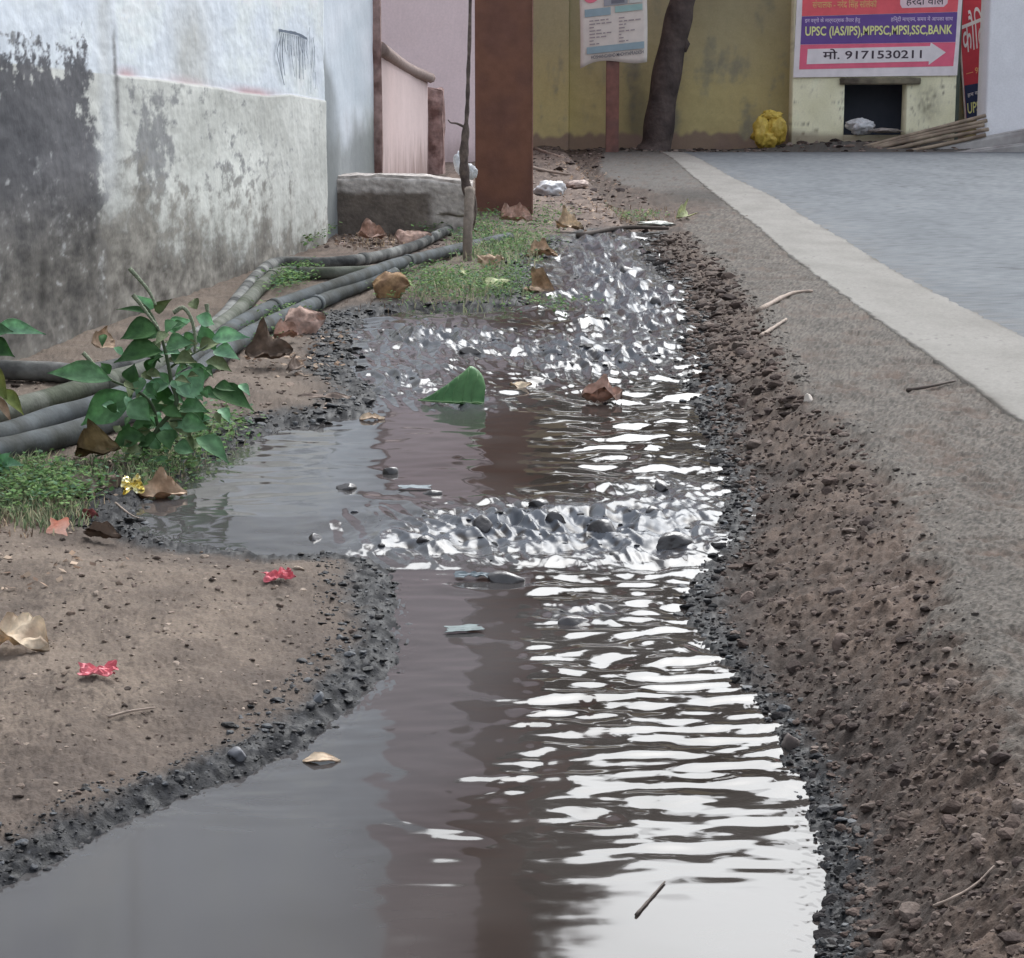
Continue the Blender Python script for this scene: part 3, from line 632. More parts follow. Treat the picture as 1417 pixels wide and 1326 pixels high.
# sapling and its stake
M_bark = mat('bark', lin(112, 98, 90), .95, var=.35, vscale=60, bump=.004, bscale=90, tint=lin(80, 68, 64))
ys_ = 8.25
sp_ = empty('sapling', hit(648, 352), 'thin crooked sapling trunk tied beside the rusty column', 'sapling')
P = spline([at(650, 318, ys_), at(651, 285, ys_), at(644, 250, ys_), at(642, 215, ys_), at(645, 175, ys_), at(647, 140, ys_), at(648, 100, ys_), at(650, 40, ys_), at(652, -120, ys_), at(650, -330, ys_)], 60)
rr = np.interp(np.arange(60), [0, 14, 24, 27, 59], [.017, .020, .017, .009, .006]) * (1 + .12 * np.sin(np.arange(60) * 1.3))
shift(mesh('trunk', *tube(P, rr, 9), M_bark, sp_))
shift(mesh('twig', *tube(spline([at(643, 176, ys_), at(632, 171, ys_ - .02), at(624, 170, ys_ - .03), at(620, 166, ys_ - .04)], 10), np.linspace(.006, .002, 10), 6), M_bark, sp_))
shift(mesh('twig', *tube(spline([at(645, 262, ys_), at(655, 268, ys_ - .02), at(659, 290, ys_ - .03), at(656, 312, ys_ - .03)], 10), np.linspace(.007, .003, 10), 6), M_bark, sp_))
base = hit(647, 361)
P = spline([base - np.array([0, 0, .05]), at(647, 330, base[1]), at(649, 290, base[1] + .05), at(650, 262, base[1] + .1)], 14)
tag(mesh('wooden_stake', *tube(P, np.linspace(.016, .018, 14) * (1 + .06 * np.sin(np.arange(14) * 2)), 9), mat('stake_wood', lin(122, 110, 100), .9, var=.3, vscale=50, bump=.003, bscale=80), None), 'short pale wooden stake planted in front of the sapling', 'stake')

# ------------------------------------------------------------------ grey conduits
M_pipe = mat('grey_conduit', lin(88, 92, 94), .85, var=.22, vscale=30, bump=.001, bscale=120, tint=lin(66, 67, 64), spec=.12)
M_pipem = mat('mossy_conduit', lin(102, 104, 96), .85, var=.3, vscale=25, bump=.002, bscale=100, tint=lin(76, 80, 68), spec=.1)
M_pipew = mat('flaking_conduit', lin(122, 122, 119), .85, var=.35, vscale=25, bump=.003, bscale=70, tint=lin(60, 61, 61), spec=.1)
def pipe(pts, label, m, r=.0195, rings=(), lift=.0, group='grey conduits along the wall'):
    P = []
    for q in pts:
        P.append(hit(q[0], q[1], r + lift + (q[2] if len(q) > 2 else 0)))
    P = spline(P, 80)
    h_ = terrain(P[:, 0], P[:, 1]) + r * .8; P[:, 2] = np.maximum(P[:, 2], h_)
    k = np.ones(9) / 9; Zs = np.convolve(np.pad(P[:, 2], 4, 'edge'), k, 'valid'); P[:, 2] = np.maximum(Zs, h_ - r * .6)
    t = empty('conduit_pipe', (P[40][0], P[40][1], P[40][2] - r), label, 'pipe', group)
    shift(mesh('tube', *tube(P, r * (1 + .02 * np.sin(np.arange(80) * .9)), 14), m, t))
    for a in rings:
        i = int(a * 78); seg = P[i:i + 2]; d = seg[1] - seg[0]; d /= np.linalg.norm(d)
        shift(mesh('coupling', *tube([seg[0] - d * .02, seg[0] - d * .018, seg[0] + d * .018, seg[0] + d * .02], [r * 1.0, r * 1.16, r * 1.16, r * 1.0], 14), m, t))
    return P
pipe([(642, 309), (610, 323), (573, 341), (515, 357), (450, 364), (386, 364), (360, 378), (330, 415), (303, 446), (225, 490), (133, 516), (60, 514), (-40, 510)], 'rearmost grey pipe bending at the white wall, its near stretch coated in flaking white', M_pipew, rings=(.28,))
pipe([(560, 371), (500, 377), (430, 378), (388, 378), (366, 392), (342, 418), (312, 444), (235, 500), (150, 528), (95, 545), (20, 566), (-50, 584)], 'pale blotchy grey pipe with an elbow, in front of the rearmost pipe', M_pipem, rings=(.33, .75))
pipe([(705, 328), (640, 344), (560, 362, .02), (500, 382, .02), (430, 408, .01), (372, 428), (320, 456), (245, 512), (150, 556), (70, 580), (0, 603), (-50, 612)], 'longest smooth grey pipe, crossing over the others and ending under the stake', M_pipe, rings=(.18, .45))
pipe([(545, 378), (500, 394), (452, 415), (418, 428), (372, 450), (330, 472), (250, 534), (150, 583), (60, 610), (0, 624), (-50, 634)], 'lowest grey pipe, nearest the water, half under dry leaves', M_pipe, rings=(.25, .6))

# ------------------------------------------------------------------ leaves, litter
def leafgeo(Lh, Wd, curl=.2, fold=.2, crumple=.1, seed=0, shape='oval', nu=14, nv=9, bend=0.0, teeth=0, rag=0.0):
    V = []; r = np.random.default_rng(seed)
    for i in range(nu):
        s = i / (nu - 1)
        if shape == 'heart': w = (math.sin(math.pi * s ** .62)) ** .8 if 0 < s < 1 else 0
        elif shape == 'lance': w = math.sin(math.pi * s ** .72) ** 1.35 if 0 < s < 1 else 0
        else: w = math.sin(math.pi * s ** .8) ** .75 if 0 < s < 1 else 0
        w = max(w, .03)
        if rag: w *= 1 + rag * float(gn(np.array([s * 4.3 + seed]), np.array([seed * .7]), 5)[0])
        if teeth: w *= 1 + .14 * (i % 2)
        for j in range(nv):
            t = j / (nv - 1) * 2 - 1
            x = (s - .5) * Lh; y = t * w * Wd / 2
            zz = fold * abs(t) * w * Wd * .5 + curl * Wd * (t * w) ** 2 - bend * Lh * (s - .5) ** 2 * 2
            zz += crumple * Wd * float(fbm(np.array([s * 3.1 + seed]), np.array([t * 1.7 + seed * .37]), 3, seed % 97)[0])
            V.append((x, y, zz))
    Fc = [(i * nv + j, (i + 1) * nv + j, (i + 1) * nv + j + 1, i * nv + j + 1) for i in range(nu - 1) for j in range(nv - 1)]
    n = len(V); tk = .0006
    V += [(x, y, z_ - tk) for x, y, z_ in V]; Fc += [tuple(n + k for k in f[::-1]) for f in Fc]
    rim = [i * nv for i in range(nu)] + [(nu - 1) * nv + j for j in range(1, nv)] + [i * nv + nv - 1 for i in range(nu - 2, -1, -1)] + list(range(nv - 2, 0, -1))
    Fc += [(rim[k], rim[(k + 1) % len(rim)], n + rim[(k + 1) % len(rim)], n + rim[k]) for k in range(len(rim))]
    return V, Fc
def leafmat(name, c, c2, rough=.75, tr_=.28, gn_=1.4):
    return mat(name, lin(*c), rough, var=.3, vscale=90, bump=.0012, bscale=200, tint=lin(*c2), spec=.3, trans=tr_, gain=gn_)
LM = {'tan': leafmat('leaf_tan', (176, 154, 132), (140, 118, 98)), 'brown': leafmat('leaf_brown', (118, 102, 90), (90, 76, 66)), 'olive': leafmat('leaf_olive', (122, 106, 76), (100, 84, 62)),
      'pale': leafmat('leaf_pale', (196, 180, 158), (160, 140, 120)), 'pink': leafmat('leaf_pinkish', (178, 152, 140), (144, 118, 106)), 'orange': leafmat('leaf_orange', (160, 130, 98), (124, 98, 76)),
      'grey': leafmat('leaf_grey', (140, 126, 116), (110, 96, 88)), 'lime': leafmat('leaf_lime', (172, 176, 140), (150, 150, 112)), 'redd': leafmat('leaf_red', (120, 62, 60), (90, 50, 48))}
def place(o, p, rz=0, rx=0, ry=0, dz=0):
    o.location = (float(p[0]), float(p[1]), float(p[2] + dz)); o.rotation_euler = (R(rx), R(ry), R(rz)); return o
def dryleaf(px, py, wpx, hpx, m, label, rz=0, rx=20, ry=0, curl=.5, fold=.3, crumple=.25, seed=0, water=False, asp=.6, lift=.0, cat='dry leaf'):
    p = onz(px, py + hpx * .3, zwf) if water else hit(px, py + hpx * .3)
    Lm = wpx * pxs(p[1]) * 1.05
    o = mesh('dry_leaf', *leafgeo(Lm, Lm * asp, curl * (1 if seed % 3 else -.6), fold * .35, crumple * 1.6, seed, rag=.35, bend=((seed * 37) % 7 - 3) * .07), LM[m])
    zmin = .0
    place(o, p, rz, rx, ry, (.002 if water else .004) + lift + abs(math.sin(R(rx))) * Lm * asp * .42 + abs(math.sin(R(ry))) * Lm * .4 * .6)
    return tag(o, label, cat)
dl = dryleaf
dl(225, 686, 66, 38, 'tan', 'tan curled dry leaf lying right of the gold foil', 12, 30, 0, .5, .5, .2, 1)
dl(137, 632, 66, 46, 'olive', 'olive-brown rolled dry leaf under the leafy weed', -20, 48, -10, .8, .6, .2, 2, asp=.75)
dl(158, 664, 42, 30, 'brown', 'small brown twisted leaf between the rolled leaf and the gold foil', 40, 40, 10, .9, .3, .3, 3)
dl(114, 676, 68, 30, 'grey', 'flat grey-brown dry leaf below the rolled olive leaf', -8, 14, 0, .2, .2, .15, 4)
dl(26, 878, 100, 66, 'pale', 'large pale crinkled dry leaf at the left edge of the dirt', -25, 16, 0, .3, .3, .22, 5, asp=.7)
dl(424, 446, 58, 54, 'pink', 'pinkish-tan upright dry leaf leaning on the lowest pipe', 30, 62, 0, .7, .4, .25, 6, asp=.8)
dl(372, 496, 64, 36, 'brown', 'dark brown crumpled dry leaf below the pale blotchy pipe', 15, 46, 0, .6, .2, .22, 7, asp=.7)
dl(406, 508, 34, 34, 'grey', 'small grey curled leaf right of the dark crumpled leaf', 70, 45, 0, .9, .4, .3, 8)
dl(395, 466, 40, 26, 'pink', 'narrow pinkish curled leaf between the crumpled leaf and the upright one', 40, 38, 0, .9, .4, .3, 28)
dl(541, 398, 52, 46, 'orange', 'orange-brown cupped dry leaf at the end of the lowest pipe', -15, 62, 0, .6, .4, .15, 9, asp=.85)
dl(748, 405, 46, 40, 'tan', 'tan crumpled leaf stranded at the edge of the riffle', -30, 40, 0, .6, .3, .5, 10, asp=.8)
dl(833, 551, 54, 20, 'pink', 'tan crumpled leaf floating in midstream', 0, 24, 0, .5, .3, .35, 11, True)
dl(721, 531, 30, 14, 'pale', 'small pale leaf chip floating right of the green leaf', 5, 20, 0, .3, .2, .2, 12, True)
dl(445, 1049, 52, 16, 'pale', 'small pale yellow leaf floating near the muddy left bank', 4, 6, 0, .15, .1, .1, 13, True, asp=.5)
dl(516, 328, 42, 26, 'pink', 'pinkish dry leaf in front of the concrete block, left one', -20, 35, 0, .6, .4, .3, 14)
dl(572, 331, 48, 28, 'pink', 'brick-pink dry leaf in front of the concrete block, right one', 10, 42, 0, .5, .3, .2, 15, asp=.75)
dl(788, 314, 40, 24, 'pale', 'pale dry leaf at the head of the drain', -30, 40, 0, .6, .3, .35, 16)
dl(946, 296, 34, 30, 'lime', 'yellow-green curled leaf on the bank by the painted line', 60, 45, 0, .7, .3, .2, 17)
dl(688, 396, 42, 22, 'lime', 'pale green fallen leaf on the weeds at the water edge', -35, 25, 0, .2, .3, .1, 18, lift=.012)
dl(640, 382, 26, 24, 'lime', 'small light green leaf standing in the weeds below the stake', 80, 60, 0, .3, .3, .1, 19, lift=.012)
dl(750, 352, 44, 24, 'tan', 'tan dry leaf at the water edge right of the weeds', 15, 30, 0, .5, .3, .25, 20)
dl(680, 366, 46, 24, 'tan', 'curled tan dry leaf on the weeds right of the stake', -45, 35, 0, .6, .3, .25, 21, lift=.012)
dl(143, 497, 38, 36, 'tan', 'peach-coloured leaf propped on the rearmost pipe behind the weed', 50, 62, 0, .4, .3, .1, 22, lift=.03, asp=.8)
dl(515, 578, 34, 12, 'pale', 'thin pale leaf chip at the corner of the upper pool', 8, 10, 0, .2, .2, .15, 23, True)
dl(120, 712, 34, 18, 'redd', 'dark red dry leaf scrap above the orange paper', -20, 30, 0, .8, .4, .4, 24)
dl(143, 745, 62, 18, 'brown', 'long narrow brown leaf curled on the dirt right of the orange paper', -25, 25, 0, .9, .5, .3, 25, asp=.3)
dl(714, 304, 44, 20, 'pink', 'pinkish dry leaf at the foot of the rusty column', 5, 40, 0, .5, .3, .3, 26)
dl(450, 545, 80, 18, 'grey', 'pale strip of dry leaf sheath on the mud by the upper pool', 12, 12, 0, .3, .2, .3, 27, asp=.2)

# paper and foil scraps
def scrap(px, py, w, label, m, name='wrapper', cat='wrapper', seed=0, asp=.6, rx=25, rz=0, cr=.5, water=False, lift=0):
    p = onz(px, py, zwf) if water else hit(px, py)
    s = w * pxs(p[1]); nu = 12; V = []; 
    for i in range(nu):
        for j in range(nu):
            x = i / (nu - 1) - .5; y = j / (nu - 1) - .5
            zz = cr * .5 * abs(float(fbm(np.array([x * 2.6 + seed * 1.7]), np.array([y * 2.6 + seed]), 3, seed)[0])) 
            pinch = 1 - .45 * cr * math.exp(-(x / .14) ** 2)
            e_ = 1 + .45 * float(gn(np.array([x * 2.3 + seed]), np.array([y * 2.3 - seed]), seed + 3)[0])
            V.append((x * s * e_ * (1 - .1 * cr * abs(y)), y * s * asp * pinch * e_, zz * s))
    Fc = [(i * nu + j, (i + 1) * nu + j, (i + 1) * nu + j + 1, i * nu + j + 1) for i in range(nu - 1) for j in range(nu - 1)]
    o = mesh(name, V, Fc, m, smooth=False)
    md = o.modifiers.new('thick', 'SOLIDIFY'); md.thickness = .0005
    place(o, p, rz, rx, 0, lift + .003 + math.sin(R(abs(rx))) * s * asp * .4)
    return tag(o, label, cat)
M_red = mat('red_foil', lin(190, 84, 94), .5, var=.3, vscale=150, tint=lin(214, 120, 128))
M_or = mat('orange_paper', lin(226, 140, 112), .6, var=.12, vscale=80, tint=lin(238, 190, 170))
M_gold = mat('gold_foil', lin(214, 190, 96), .22, var=.3, vscale=200, metal=.8, tint=lin(236, 232, 200))
M_plw = mat('white_plastic', lin(120, 128, 132), .75, var=.12, vscale=40)
M_plg = mat('grey_plastic', lin(96, 108, 108), .7, var=.2, vscale=60)
scrap(385, 805, 42, 'crumpled pink-red sweet wrapper on the dirt near the dark mud bank', M_red, seed=3, asp=.6, rx=20, rz=25, cr=1.0)
scrap(136, 936, 56, 'flat red sweet wrapper in the middle of the dirt', M_red, seed=5, asp=.5, rx=14, rz=5, cr=.6)
scrap(82, 740, 28, 'folded orange paper scrap beside the grass', M_or, 'paper_scrap', 'paper', seed=8, asp=.9, rx=55, rz=-10, cr=.15)
scrap(183, 684, 28, 'crumpled shiny gold foil beside the tan leaf', M_gold, 'foil_wrapper', 'foil', seed=9, asp=1.0, rx=55, rz=10, cr=1.2)
scrap(640, 874, 52, 'grey-green torn plastic scrap floating by the left bank', M_plg, 'plastic_scrap', 'plastic scrap', seed=12, asp=.45, rx=5, rz=12, cr=.1, water=True)
scrap(655, 801, 48, 'pale plastic scrap snagged in the water below the cascade', M_plw, 'plastic_scrap', 'plastic scrap', seed=14, asp=.4, rx=8, rz=0, cr=.4, water=True)
scrap(575, 677, 42, 'dull white scrap floating in the upper pool', M_plw, 'plastic_scrap', 'plastic scrap', seed=16, asp=.5, rx=3, rz=0, cr=.1, water=True)
scrap(290, 680, 34, 'greyish plastic scrap on the edge of the left bay', M_plg, 'plastic_scrap', 'plastic scrap', seed=17, asp=.4, rx=8, rz=-20, cr=.2)
def crumple(seed):
    V = I3V.copy(); a = fbm(V[:, 0] * 1.3 + seed, V[:, 1] * 1.3 + V[:, 2] * 1.1, 3, seed); b_ = fbm(V[:, 0] * 2.6 - V[:, 2] + seed * .7, V[:, 1] * 2.4 + V[:, 2] * 2.2, 4, seed + 3)
    V = V * (1.0 + .55 * a + .30 * (1 - 2.4 * np.abs(b_)))[:, None]; return V / np.abs(V).max(0)[None]
def bag(px, py, w, h, Y, label, m, seed, name='plastic_bag', cat='bag'):
    p = at(px, py, Y); s = w * pxs(Y); V = crumple(seed)
    V[:, 0] *= s / 2; V[:, 1] *= s / 2.4; V[:, 2] *= h * pxs(Y) / 2
    o = mesh(name, V, I3F, m); o.location = [float(a) for a in p]
    return tag(o, label, cat)
M_crink = mat('white_bag', lin(206, 206, 208), .5, var=.15, vscale=30, bump=.012, bscale=26)
bag(636, 226, 20, 34, Yb + .2, 'white plastic bag caught behind the sapling', M_crink, 31)
bag(651, 238, 20, 24, Yb + .15, 'small white plastic scrap at the sapling, right of the larger bag', M_crink, 36)
bag(762, 262, 50, 26, 11.6, 'dirty white bag on the rubble right of the rusty column', M_crink, 32)
bag(800, 256, 36, 14, 12.2, 'pale torn paper on the rubble beside the dirty white bag', mat('torn_paper', lin(198, 178, 168), .8, var=.2, vscale=20), 33, 'paper_scrap', 'paper')
bag(985 - 80, 310, 60, 9, hit(905, 312)[1], 'flattened pale wrapper among weeds at the head of the drain', mat('pale_wrap', lin(170, 172, 164), .5, var=.25, vscale=30, bump=.006, bscale=40), 37, 'wrapper', 'wrapper')

# sticks
def stick(pts, r, label, m, water=False, lift=.004, name='stick', cat='stick'):
    P = spline([(onz(*q, zwf) if water else hit(*q)) + np.array([0, 0, lift]) for q in pts], 12)
    rr = r * (1 - .4 * np.linspace(0, 1, 12)) * (1 + .15 * np.sin(np.arange(12) * 2.1))
    return tag(mesh(name, *tube(P, rr, 7), m), label, cat)
M_st = mat('dry_stick', lin(150, 134, 122), .9, var=.3, vscale=80, bump=.001, bscale=150); M_sd = mat('dark_stick', lin(84, 74, 68), .9, var=.3, vscale=80)
stick([(1050, 432), (1080, 415), (1100, 407), (1124, 405)], .007, 'broad pale stick lying on the shoulder edge, upper one', M_st)
stick([(1052, 468), (1072, 455), (1088, 444)], .005, 'shorter pale stick just below the broad pale stick', M_st)
stick([(990, 424), (1005, 414), (1018, 405)], .005, 'dull stick on the bank left of the broad pale stick', M_sd)
stick([(1255, 543), (1290, 537), (1322, 530)], .0035, 'thin dark straight stick on the shoulder near the painted line', M_sd)
stick([(1292, 1262), (1320, 1250), (1350, 1232), (1376, 1206)], .0012, 'thin bent pale twig on the clods in the lower right', M_st)
stick([(150, 998), (180, 990), (215, 985)], .0014, 'slender pale twig on the dirt below the flat red wrapper', M_st)
stick([(800, 330), (860, 319), (925, 320)], .012, 'dark wet stick across the head of the drain', M_sd, lift=.012)
stick([(740, 206), (760, 213), (782, 220)], .018, 'pale broken stick by the yellow wall behind the column', M_st)
stick([(735, 232), (760, 238), (790, 243)], .012, 'lower pale broken stick on the rubble behind the column', M_st)
stick([(880, 1268), (900, 1245), (920, 1222)], .0012, 'dark sliver floating on the bright still water', M_sd, water=True, lift=.001)
stick([(160, 700), (180, 716), (195, 722)], .0015, 'thin dry stalk on the dirt under the tan curled leaf', M_st)

# stones in the stream and on the bank
M_stone = mat('wet_stone', lin(66, 62, 62), .3, var=.35, vscale=60, bump=.002, bscale=90, spec=.6); M_dstone = mat('dry_stone', lin(150, 136, 128), .9, var=.3, vscale=60, bump=.002, bscale=90)
def stone(px, py, w, h, label, m=M_stone, water=True, seed=0):
    p = onz(px, py + h * .35, zwf) if water else hit(px, py + h * .35)
    s = w * pxs(p[1]) / 2; V = rock_shape(seed + 50, I2V, .10); V = V / np.abs(V).max(0)[None]
    n = fbm(V[:, 0] * 2 + seed, V[:, 1] * 2 + V[:, 2], 3, seed); V = V * (1 + .12 * n)[:, None]
    V[:, 0] *= s; V[:, 1] *= s * .8; V[:, 2] *= max(h * pxs(p[1]) * .75, s * .28)
    o = mesh('stone', V, I2F, m); place(o, p, 37 * seed); return tag(o, label, 'stone')
for i, (x, y, w, h, l) in enumerate([(835, 728, 46, 26, 'dark wet stone splitting the main cascade in midstream'), (930, 745, 60, 24, 'broad dark stone at the right end of the cascade'), (770, 715, 44, 22, 'dark stone in the middle of the cascade, left of the midstream one'), (668, 722, 36, 26, 'steep dark stone in the left half of the cascade'), (590, 745, 30, 20, 'small dark stone at the left end of the cascade'), (700, 796, 56, 16, 'flat dark stone below the cascade beside pale plastic'), (795, 856, 50, 12, 'flat dark stone under the ripples downstream of the cascade'), (915, 670, 24, 14, 'lone dark stone in bright water right of midstream above the cascade'), (540, 650, 30, 12, 'flat dark stone breaking the surface of the left bay'), (480, 672, 34, 12, 'dark stone in the left bay, left of the white scrap'), (600, 680, 34, 10, 'low dark stone right of the white scrap in the upper pool'), (436, 742, 22, 12, 'small dark stone at the near edge of the left bay'), (870, 372, 30, 16, 'dark stone in the white riffle near the head of the drain'), (905, 415, 26, 16, 'dark stone at the right edge of the upper riffle'), (655, 484, 44, 12, 'long dark stone at the top of the middle riffle'), (905, 705, 30, 14, 'dark stone just above the right end of the cascade'), (745, 695, 34, 12, 'low dark stone at the lip of the upper pool')]):
    stone(x, y, w, h, l, seed=i)
stone(1118, 550, 16, 14, 'small whitish pebble on the edge of the grey shoulder', mat('pale_stone', lin(190, 180, 170), .9, var=.2), False, 30)
stone(900, 985 - 0, 1, 1, '', M_stone) if False else None
stone(1096, 1020, 40, 30, 'grey-brown stone at the right waterline in the foreground', mat('mid_stone', lin(86, 76, 72), .85, var=.3, vscale=90, bump=.0015, bscale=150), False, 31)
stone(1165, 885, 34, 26, 'brown stone half-buried in the right bank', mat('brown_stone', lin(104, 88, 80), .9, var=.3, vscale=90, bump=.0015, bscale=150), False, 32)
stone(440, 962, 26, 20, 'grey flat stone in the dark mud of the left bank', mat('mud_stone', lin(92, 94, 98), .6, var=.3, vscale=90, bump=.001, bscale=150), False, 33)
stone(330, 1040, 34, 20, 'larger grey stone in the dark mud nearer the camera', mat('mud_stone2', lin(100, 100, 104), .6, var=.3, vscale=90, bump=.001, bscale=150), False, 34)

# big green leaf standing in the stream
p = onz(640, 560, zwf); k = pxs(p[1])
nu, nv = 22, 15; V = []
for i in range(nu):
    s = i / (nu - 1); w = min(max(s / .72, 1e-3) ** 1.25, math.sqrt(max(1 - (max(s - .72, 0) / .31) ** 2, .02)))
    for j in range(nv):
        t = j / (nv - 1) * 2 - 1
        x = (24 - 84 * (1 - s) ** 1.0) if True else 0
        x = 30 - 92 * (1 - s) + 6 * max(t, 0) * w          # tip to the left, stalk to the right
        if t >= 0:
            yy = 14 * t * w + 8 * t * t * w; zz = 54 * w * math.sin(min(t * 1.25, 1.57)) + 2 * math.cos(t * 9) * w * .6
        else:
            yy = 12 * t * w * 1.6; zz = 3 * t * t * w
        zz += 5 * (1 - s) ** 2 + .7 * math.sin(s * 30 + t * 5) * w
        V.append((x * k, yy * k, (zz + 1) * k))
Fc = [(i * nv + j, (i + 1) * nv + j, (i + 1) * nv + j + 1, i * nv + j + 1) for i in range(nu - 1) for j in range(nv - 1)]
M_green = mat('green_leaf', lin(70, 108, 66), .45, var=.2, vscale=70, bump=.0012, bscale=140, tint=lin(84, 120, 76), spec=.35, trans=.25, gain=1.4)
gl = empty('green_leaf', p, 'broad fresh green leaf standing upright in the drain water', 'leaf')
o = mesh('blade', V, Fc, M_green, gl); o.modifiers.new('t', 'SOLIDIFY').thickness = .0007
mid = [(V[i * nv + nv // 2][0], V[i * nv + nv // 2][1] - .0012, V[i * nv + nv // 2][2] + .0012) for i in range(nu)]
mesh('midrib', *tube(mid, np.linspace(.0008, .0016, nu), 6), mat('leaf_rib', lin(130, 158, 110), .5, var=.1), gl)
vein = []
for s0 in range(5, 20, 3):
    pts = []
    for m_ in range(6):
        j = nv // 2 + int(m_ * 1.2); i = min(s0 + m_ * 0 + int(m_ * .3), nu - 1); q = V[i * nv + min(j, nv - 1)]; pts.append((q[0], q[1] - .0012, q[2] + .0004))
    vein.append(tube(pts, .0005, 5))
mesh('vein', *join(vein), mat('leaf_vein', lin(96, 132, 84), .5, var=.1), gl)

# ------------------------------------------------------------------ weeds
GM = [leafmat('weed_leaf', (92, 120, 90), (74, 102, 74), .65, .45, 2.3), leafmat('weed_leaf_dark', (66, 96, 58), (54, 80, 50), .6, .45, 2.1), leafmat('weed_leaf_pale', (118, 146, 120), (98, 126, 104), .65, .45, 2.3), leafmat('weed_leaf_dull', (116, 128, 96), (96, 104, 72), .7, .3, 1.5)]
M_stem = mat('weed_stem', lin(74, 88, 62), .7, var=.2, vscale=60)
def frame_leaf(a, b_, w, seed, m, parent, up=.35, teeth=0, name='leaf'):
    a = np.array(a); b_ = np.array(b_); L_ = np.linalg.norm(b_ - a); x = (b_ - a) / L_
    r = np.random.default_rng(seed); n = np.array([r.normal(0, .28), -.8 + r.normal(0, .2), .6 + r.normal(0, .2)])
    n -= x * (n @ x); n /= np.linalg.norm(n); y = np.cross(n, x)
    V, Fc = leafgeo(L_, w, .15, .28, .07, seed, 'lance', 12, 7, .18, teeth)
    W_ = [(a + b_) / 2 + x * v[0] + y * v[1] + n * v[2] for v in V]
    return shift(mesh(name, W_, Fc, m, parent))
Z5 = lambda x, y: (x * .3168, 340 + y * .3168)
pb_ = hit(190, 640); YW = pb_[1]
weed = empty('weed_plant', pb_, 'bushy green weed with curled flower spikes growing over the pipes', 'plant')
def wp(q, dy=0): return at(*Z5(*q), YW + dy)
for pts, r0, r1_ in (([(600, 930), (690, 800), (770, 690), (750, 600), (735, 520), (705, 400), (655, 290), (600, 235)], .0045, .0016), ([(690, 790), (660, 690), (590, 630), (490, 590), (420, 540)], .003, .0015), ([(735, 540), (790, 500), (850, 470), (930, 420)], .0022, .001), ([(680, 800), (780, 760), (880, 810)], .0022, .001)):
    P = spline([wp(q, random.uniform(-.015, .015)) for q in pts], 24); shift(mesh('stem', *tube(P, np.linspace(r0, r1_, 24), 7), M_stem, weed))
M_spike = mat('flower_spike', lin(128, 136, 112), .8, var=.35, vscale=200, bump=.003, bscale=300)
for pts in ([(680, 260), (650, 200), (610, 150), (565, 100)], [(850, 470), (852, 400), (835, 320), (800, 272), (758, 292)], [(490, 590), (430, 545), (400, 510), (362, 468)], [(905, 360), (906, 300), (902, 255)], [(690, 360), (620, 265), (580, 215)]):
    P = spline([wp(q, -.02) for q in pts], 26); shift(mesh('flower_spike', *tube(P, np.linspace(.0018, .0032, 26) * (1 + .25 * (np.arange(26) % 2)), 7), M_spike, weed))
LV = [((690, 360), (520, 400), 95, 1), ((700, 450), (490, 500), 95, 1), ((640, 430), (695, 505), 60, 1), ((720, 440), (845, 420), 70, 0), ((735, 370), (835, 320), 60, 2), ((760, 500), (860, 505), 65, 0), ((775, 560), (890, 675), 125, 2), ((925, 620), (1112, 712), 85, 1), ((880, 350), (945, 470), 65, 0), ((920, 400), (1085, 395), 62, 2), ((930, 450), (1045, 490), 60, 2), ((900, 500), (1015, 545), 60, 0), ((480, 575), (200, 545), 85, 0), ((570, 650), (345, 785), 120, 0), ((560, 680), (660, 765), 85, 0), ((745, 590), (600, 660), 55, 2), ((570, 600), (585, 515), 60, 1), ((540, 590), (625, 625), 55, 0), ((660, 650), (780, 700), 95, 1), ((780, 700), (910, 720), 75, 0), ((790, 760), (910, 800), 70, 0), ((860, 830), (1005, 945), 75, 0), ((700, 860), (590, 870), 70, 1), ((620, 880), (540, 930), 60, 0), ((640, 900), (600, 1000), 70, 0), ((660, 920), (730, 1020), 75, 0), ((715, 800), (745, 890), 70, 1), ((470, 850), (400, 890), 60, 1), ((680, 275), (600, 220), 40, 2), ((670, 290), (745, 235), 40, 1), ((660, 290), (510, 270), 26, 1), ((770, 330), (715, 385), 50, 0), ((860, 310), (940, 345), 50, 2), ((800, 440), (880, 400), 70, 0), ((830, 560), (930, 560), 70, 0), ((740, 720), (840, 840), 80, 1), ((680, 780), (560, 800), 80, 1), ((620, 820), (480, 870), 75, 1), ((760, 880), (850, 900), 60, 0), ((600, 940), (560, 1010), 50, 0), ((480, 560), (440, 510), 40, 1), ((870, 450), (960, 420), 60, 2), ((640, 560), (690, 480), 50, 1)]
for i, (a, b_, w, m) in enumerate(LV):
    d0 = random.uniform(-.05, .05); frame_leaf(wp(a, d0), wp(b_, d0 + random.uniform(-.03, .015)), w * 1.3 * .3168 * pxs(YW), 400 + i, GM[3 if i % 6 == 5 else m], weed)
for i in range(84):
    cx_, cy_ = random.choice([(700, 430), (820, 480), (740, 640), (640, 700), (800, 740), (650, 860), (720, 780), (880, 560), (560, 720), (860, 820), (760, 540), (620, 600)])
    a = (cx_ + random.gauss(0, 75), cy_ + random.gauss(0, 60)); an = random.uniform(0, 6.283); l = random.uniform(45, 100); d0 = random.uniform(-.03, .08)
    frame_leaf(wp(a, d0), wp((a[0] + l * math.cos(an), a[1] + l * .7 * math.sin(an) + 15), d0 + random.uniform(-.03, .02)), l * .62 * .3168 * pxs(YW), 460 + i, GM[random.choice([0, 1, 2, 3])], weed)
pe = hit(-40, 600); YE = pe[1]
w2 = empty('weed_plant', pe, 'weed reaching in at the left edge with one broad pale leaf and yellowing lower leaves', 'plant')
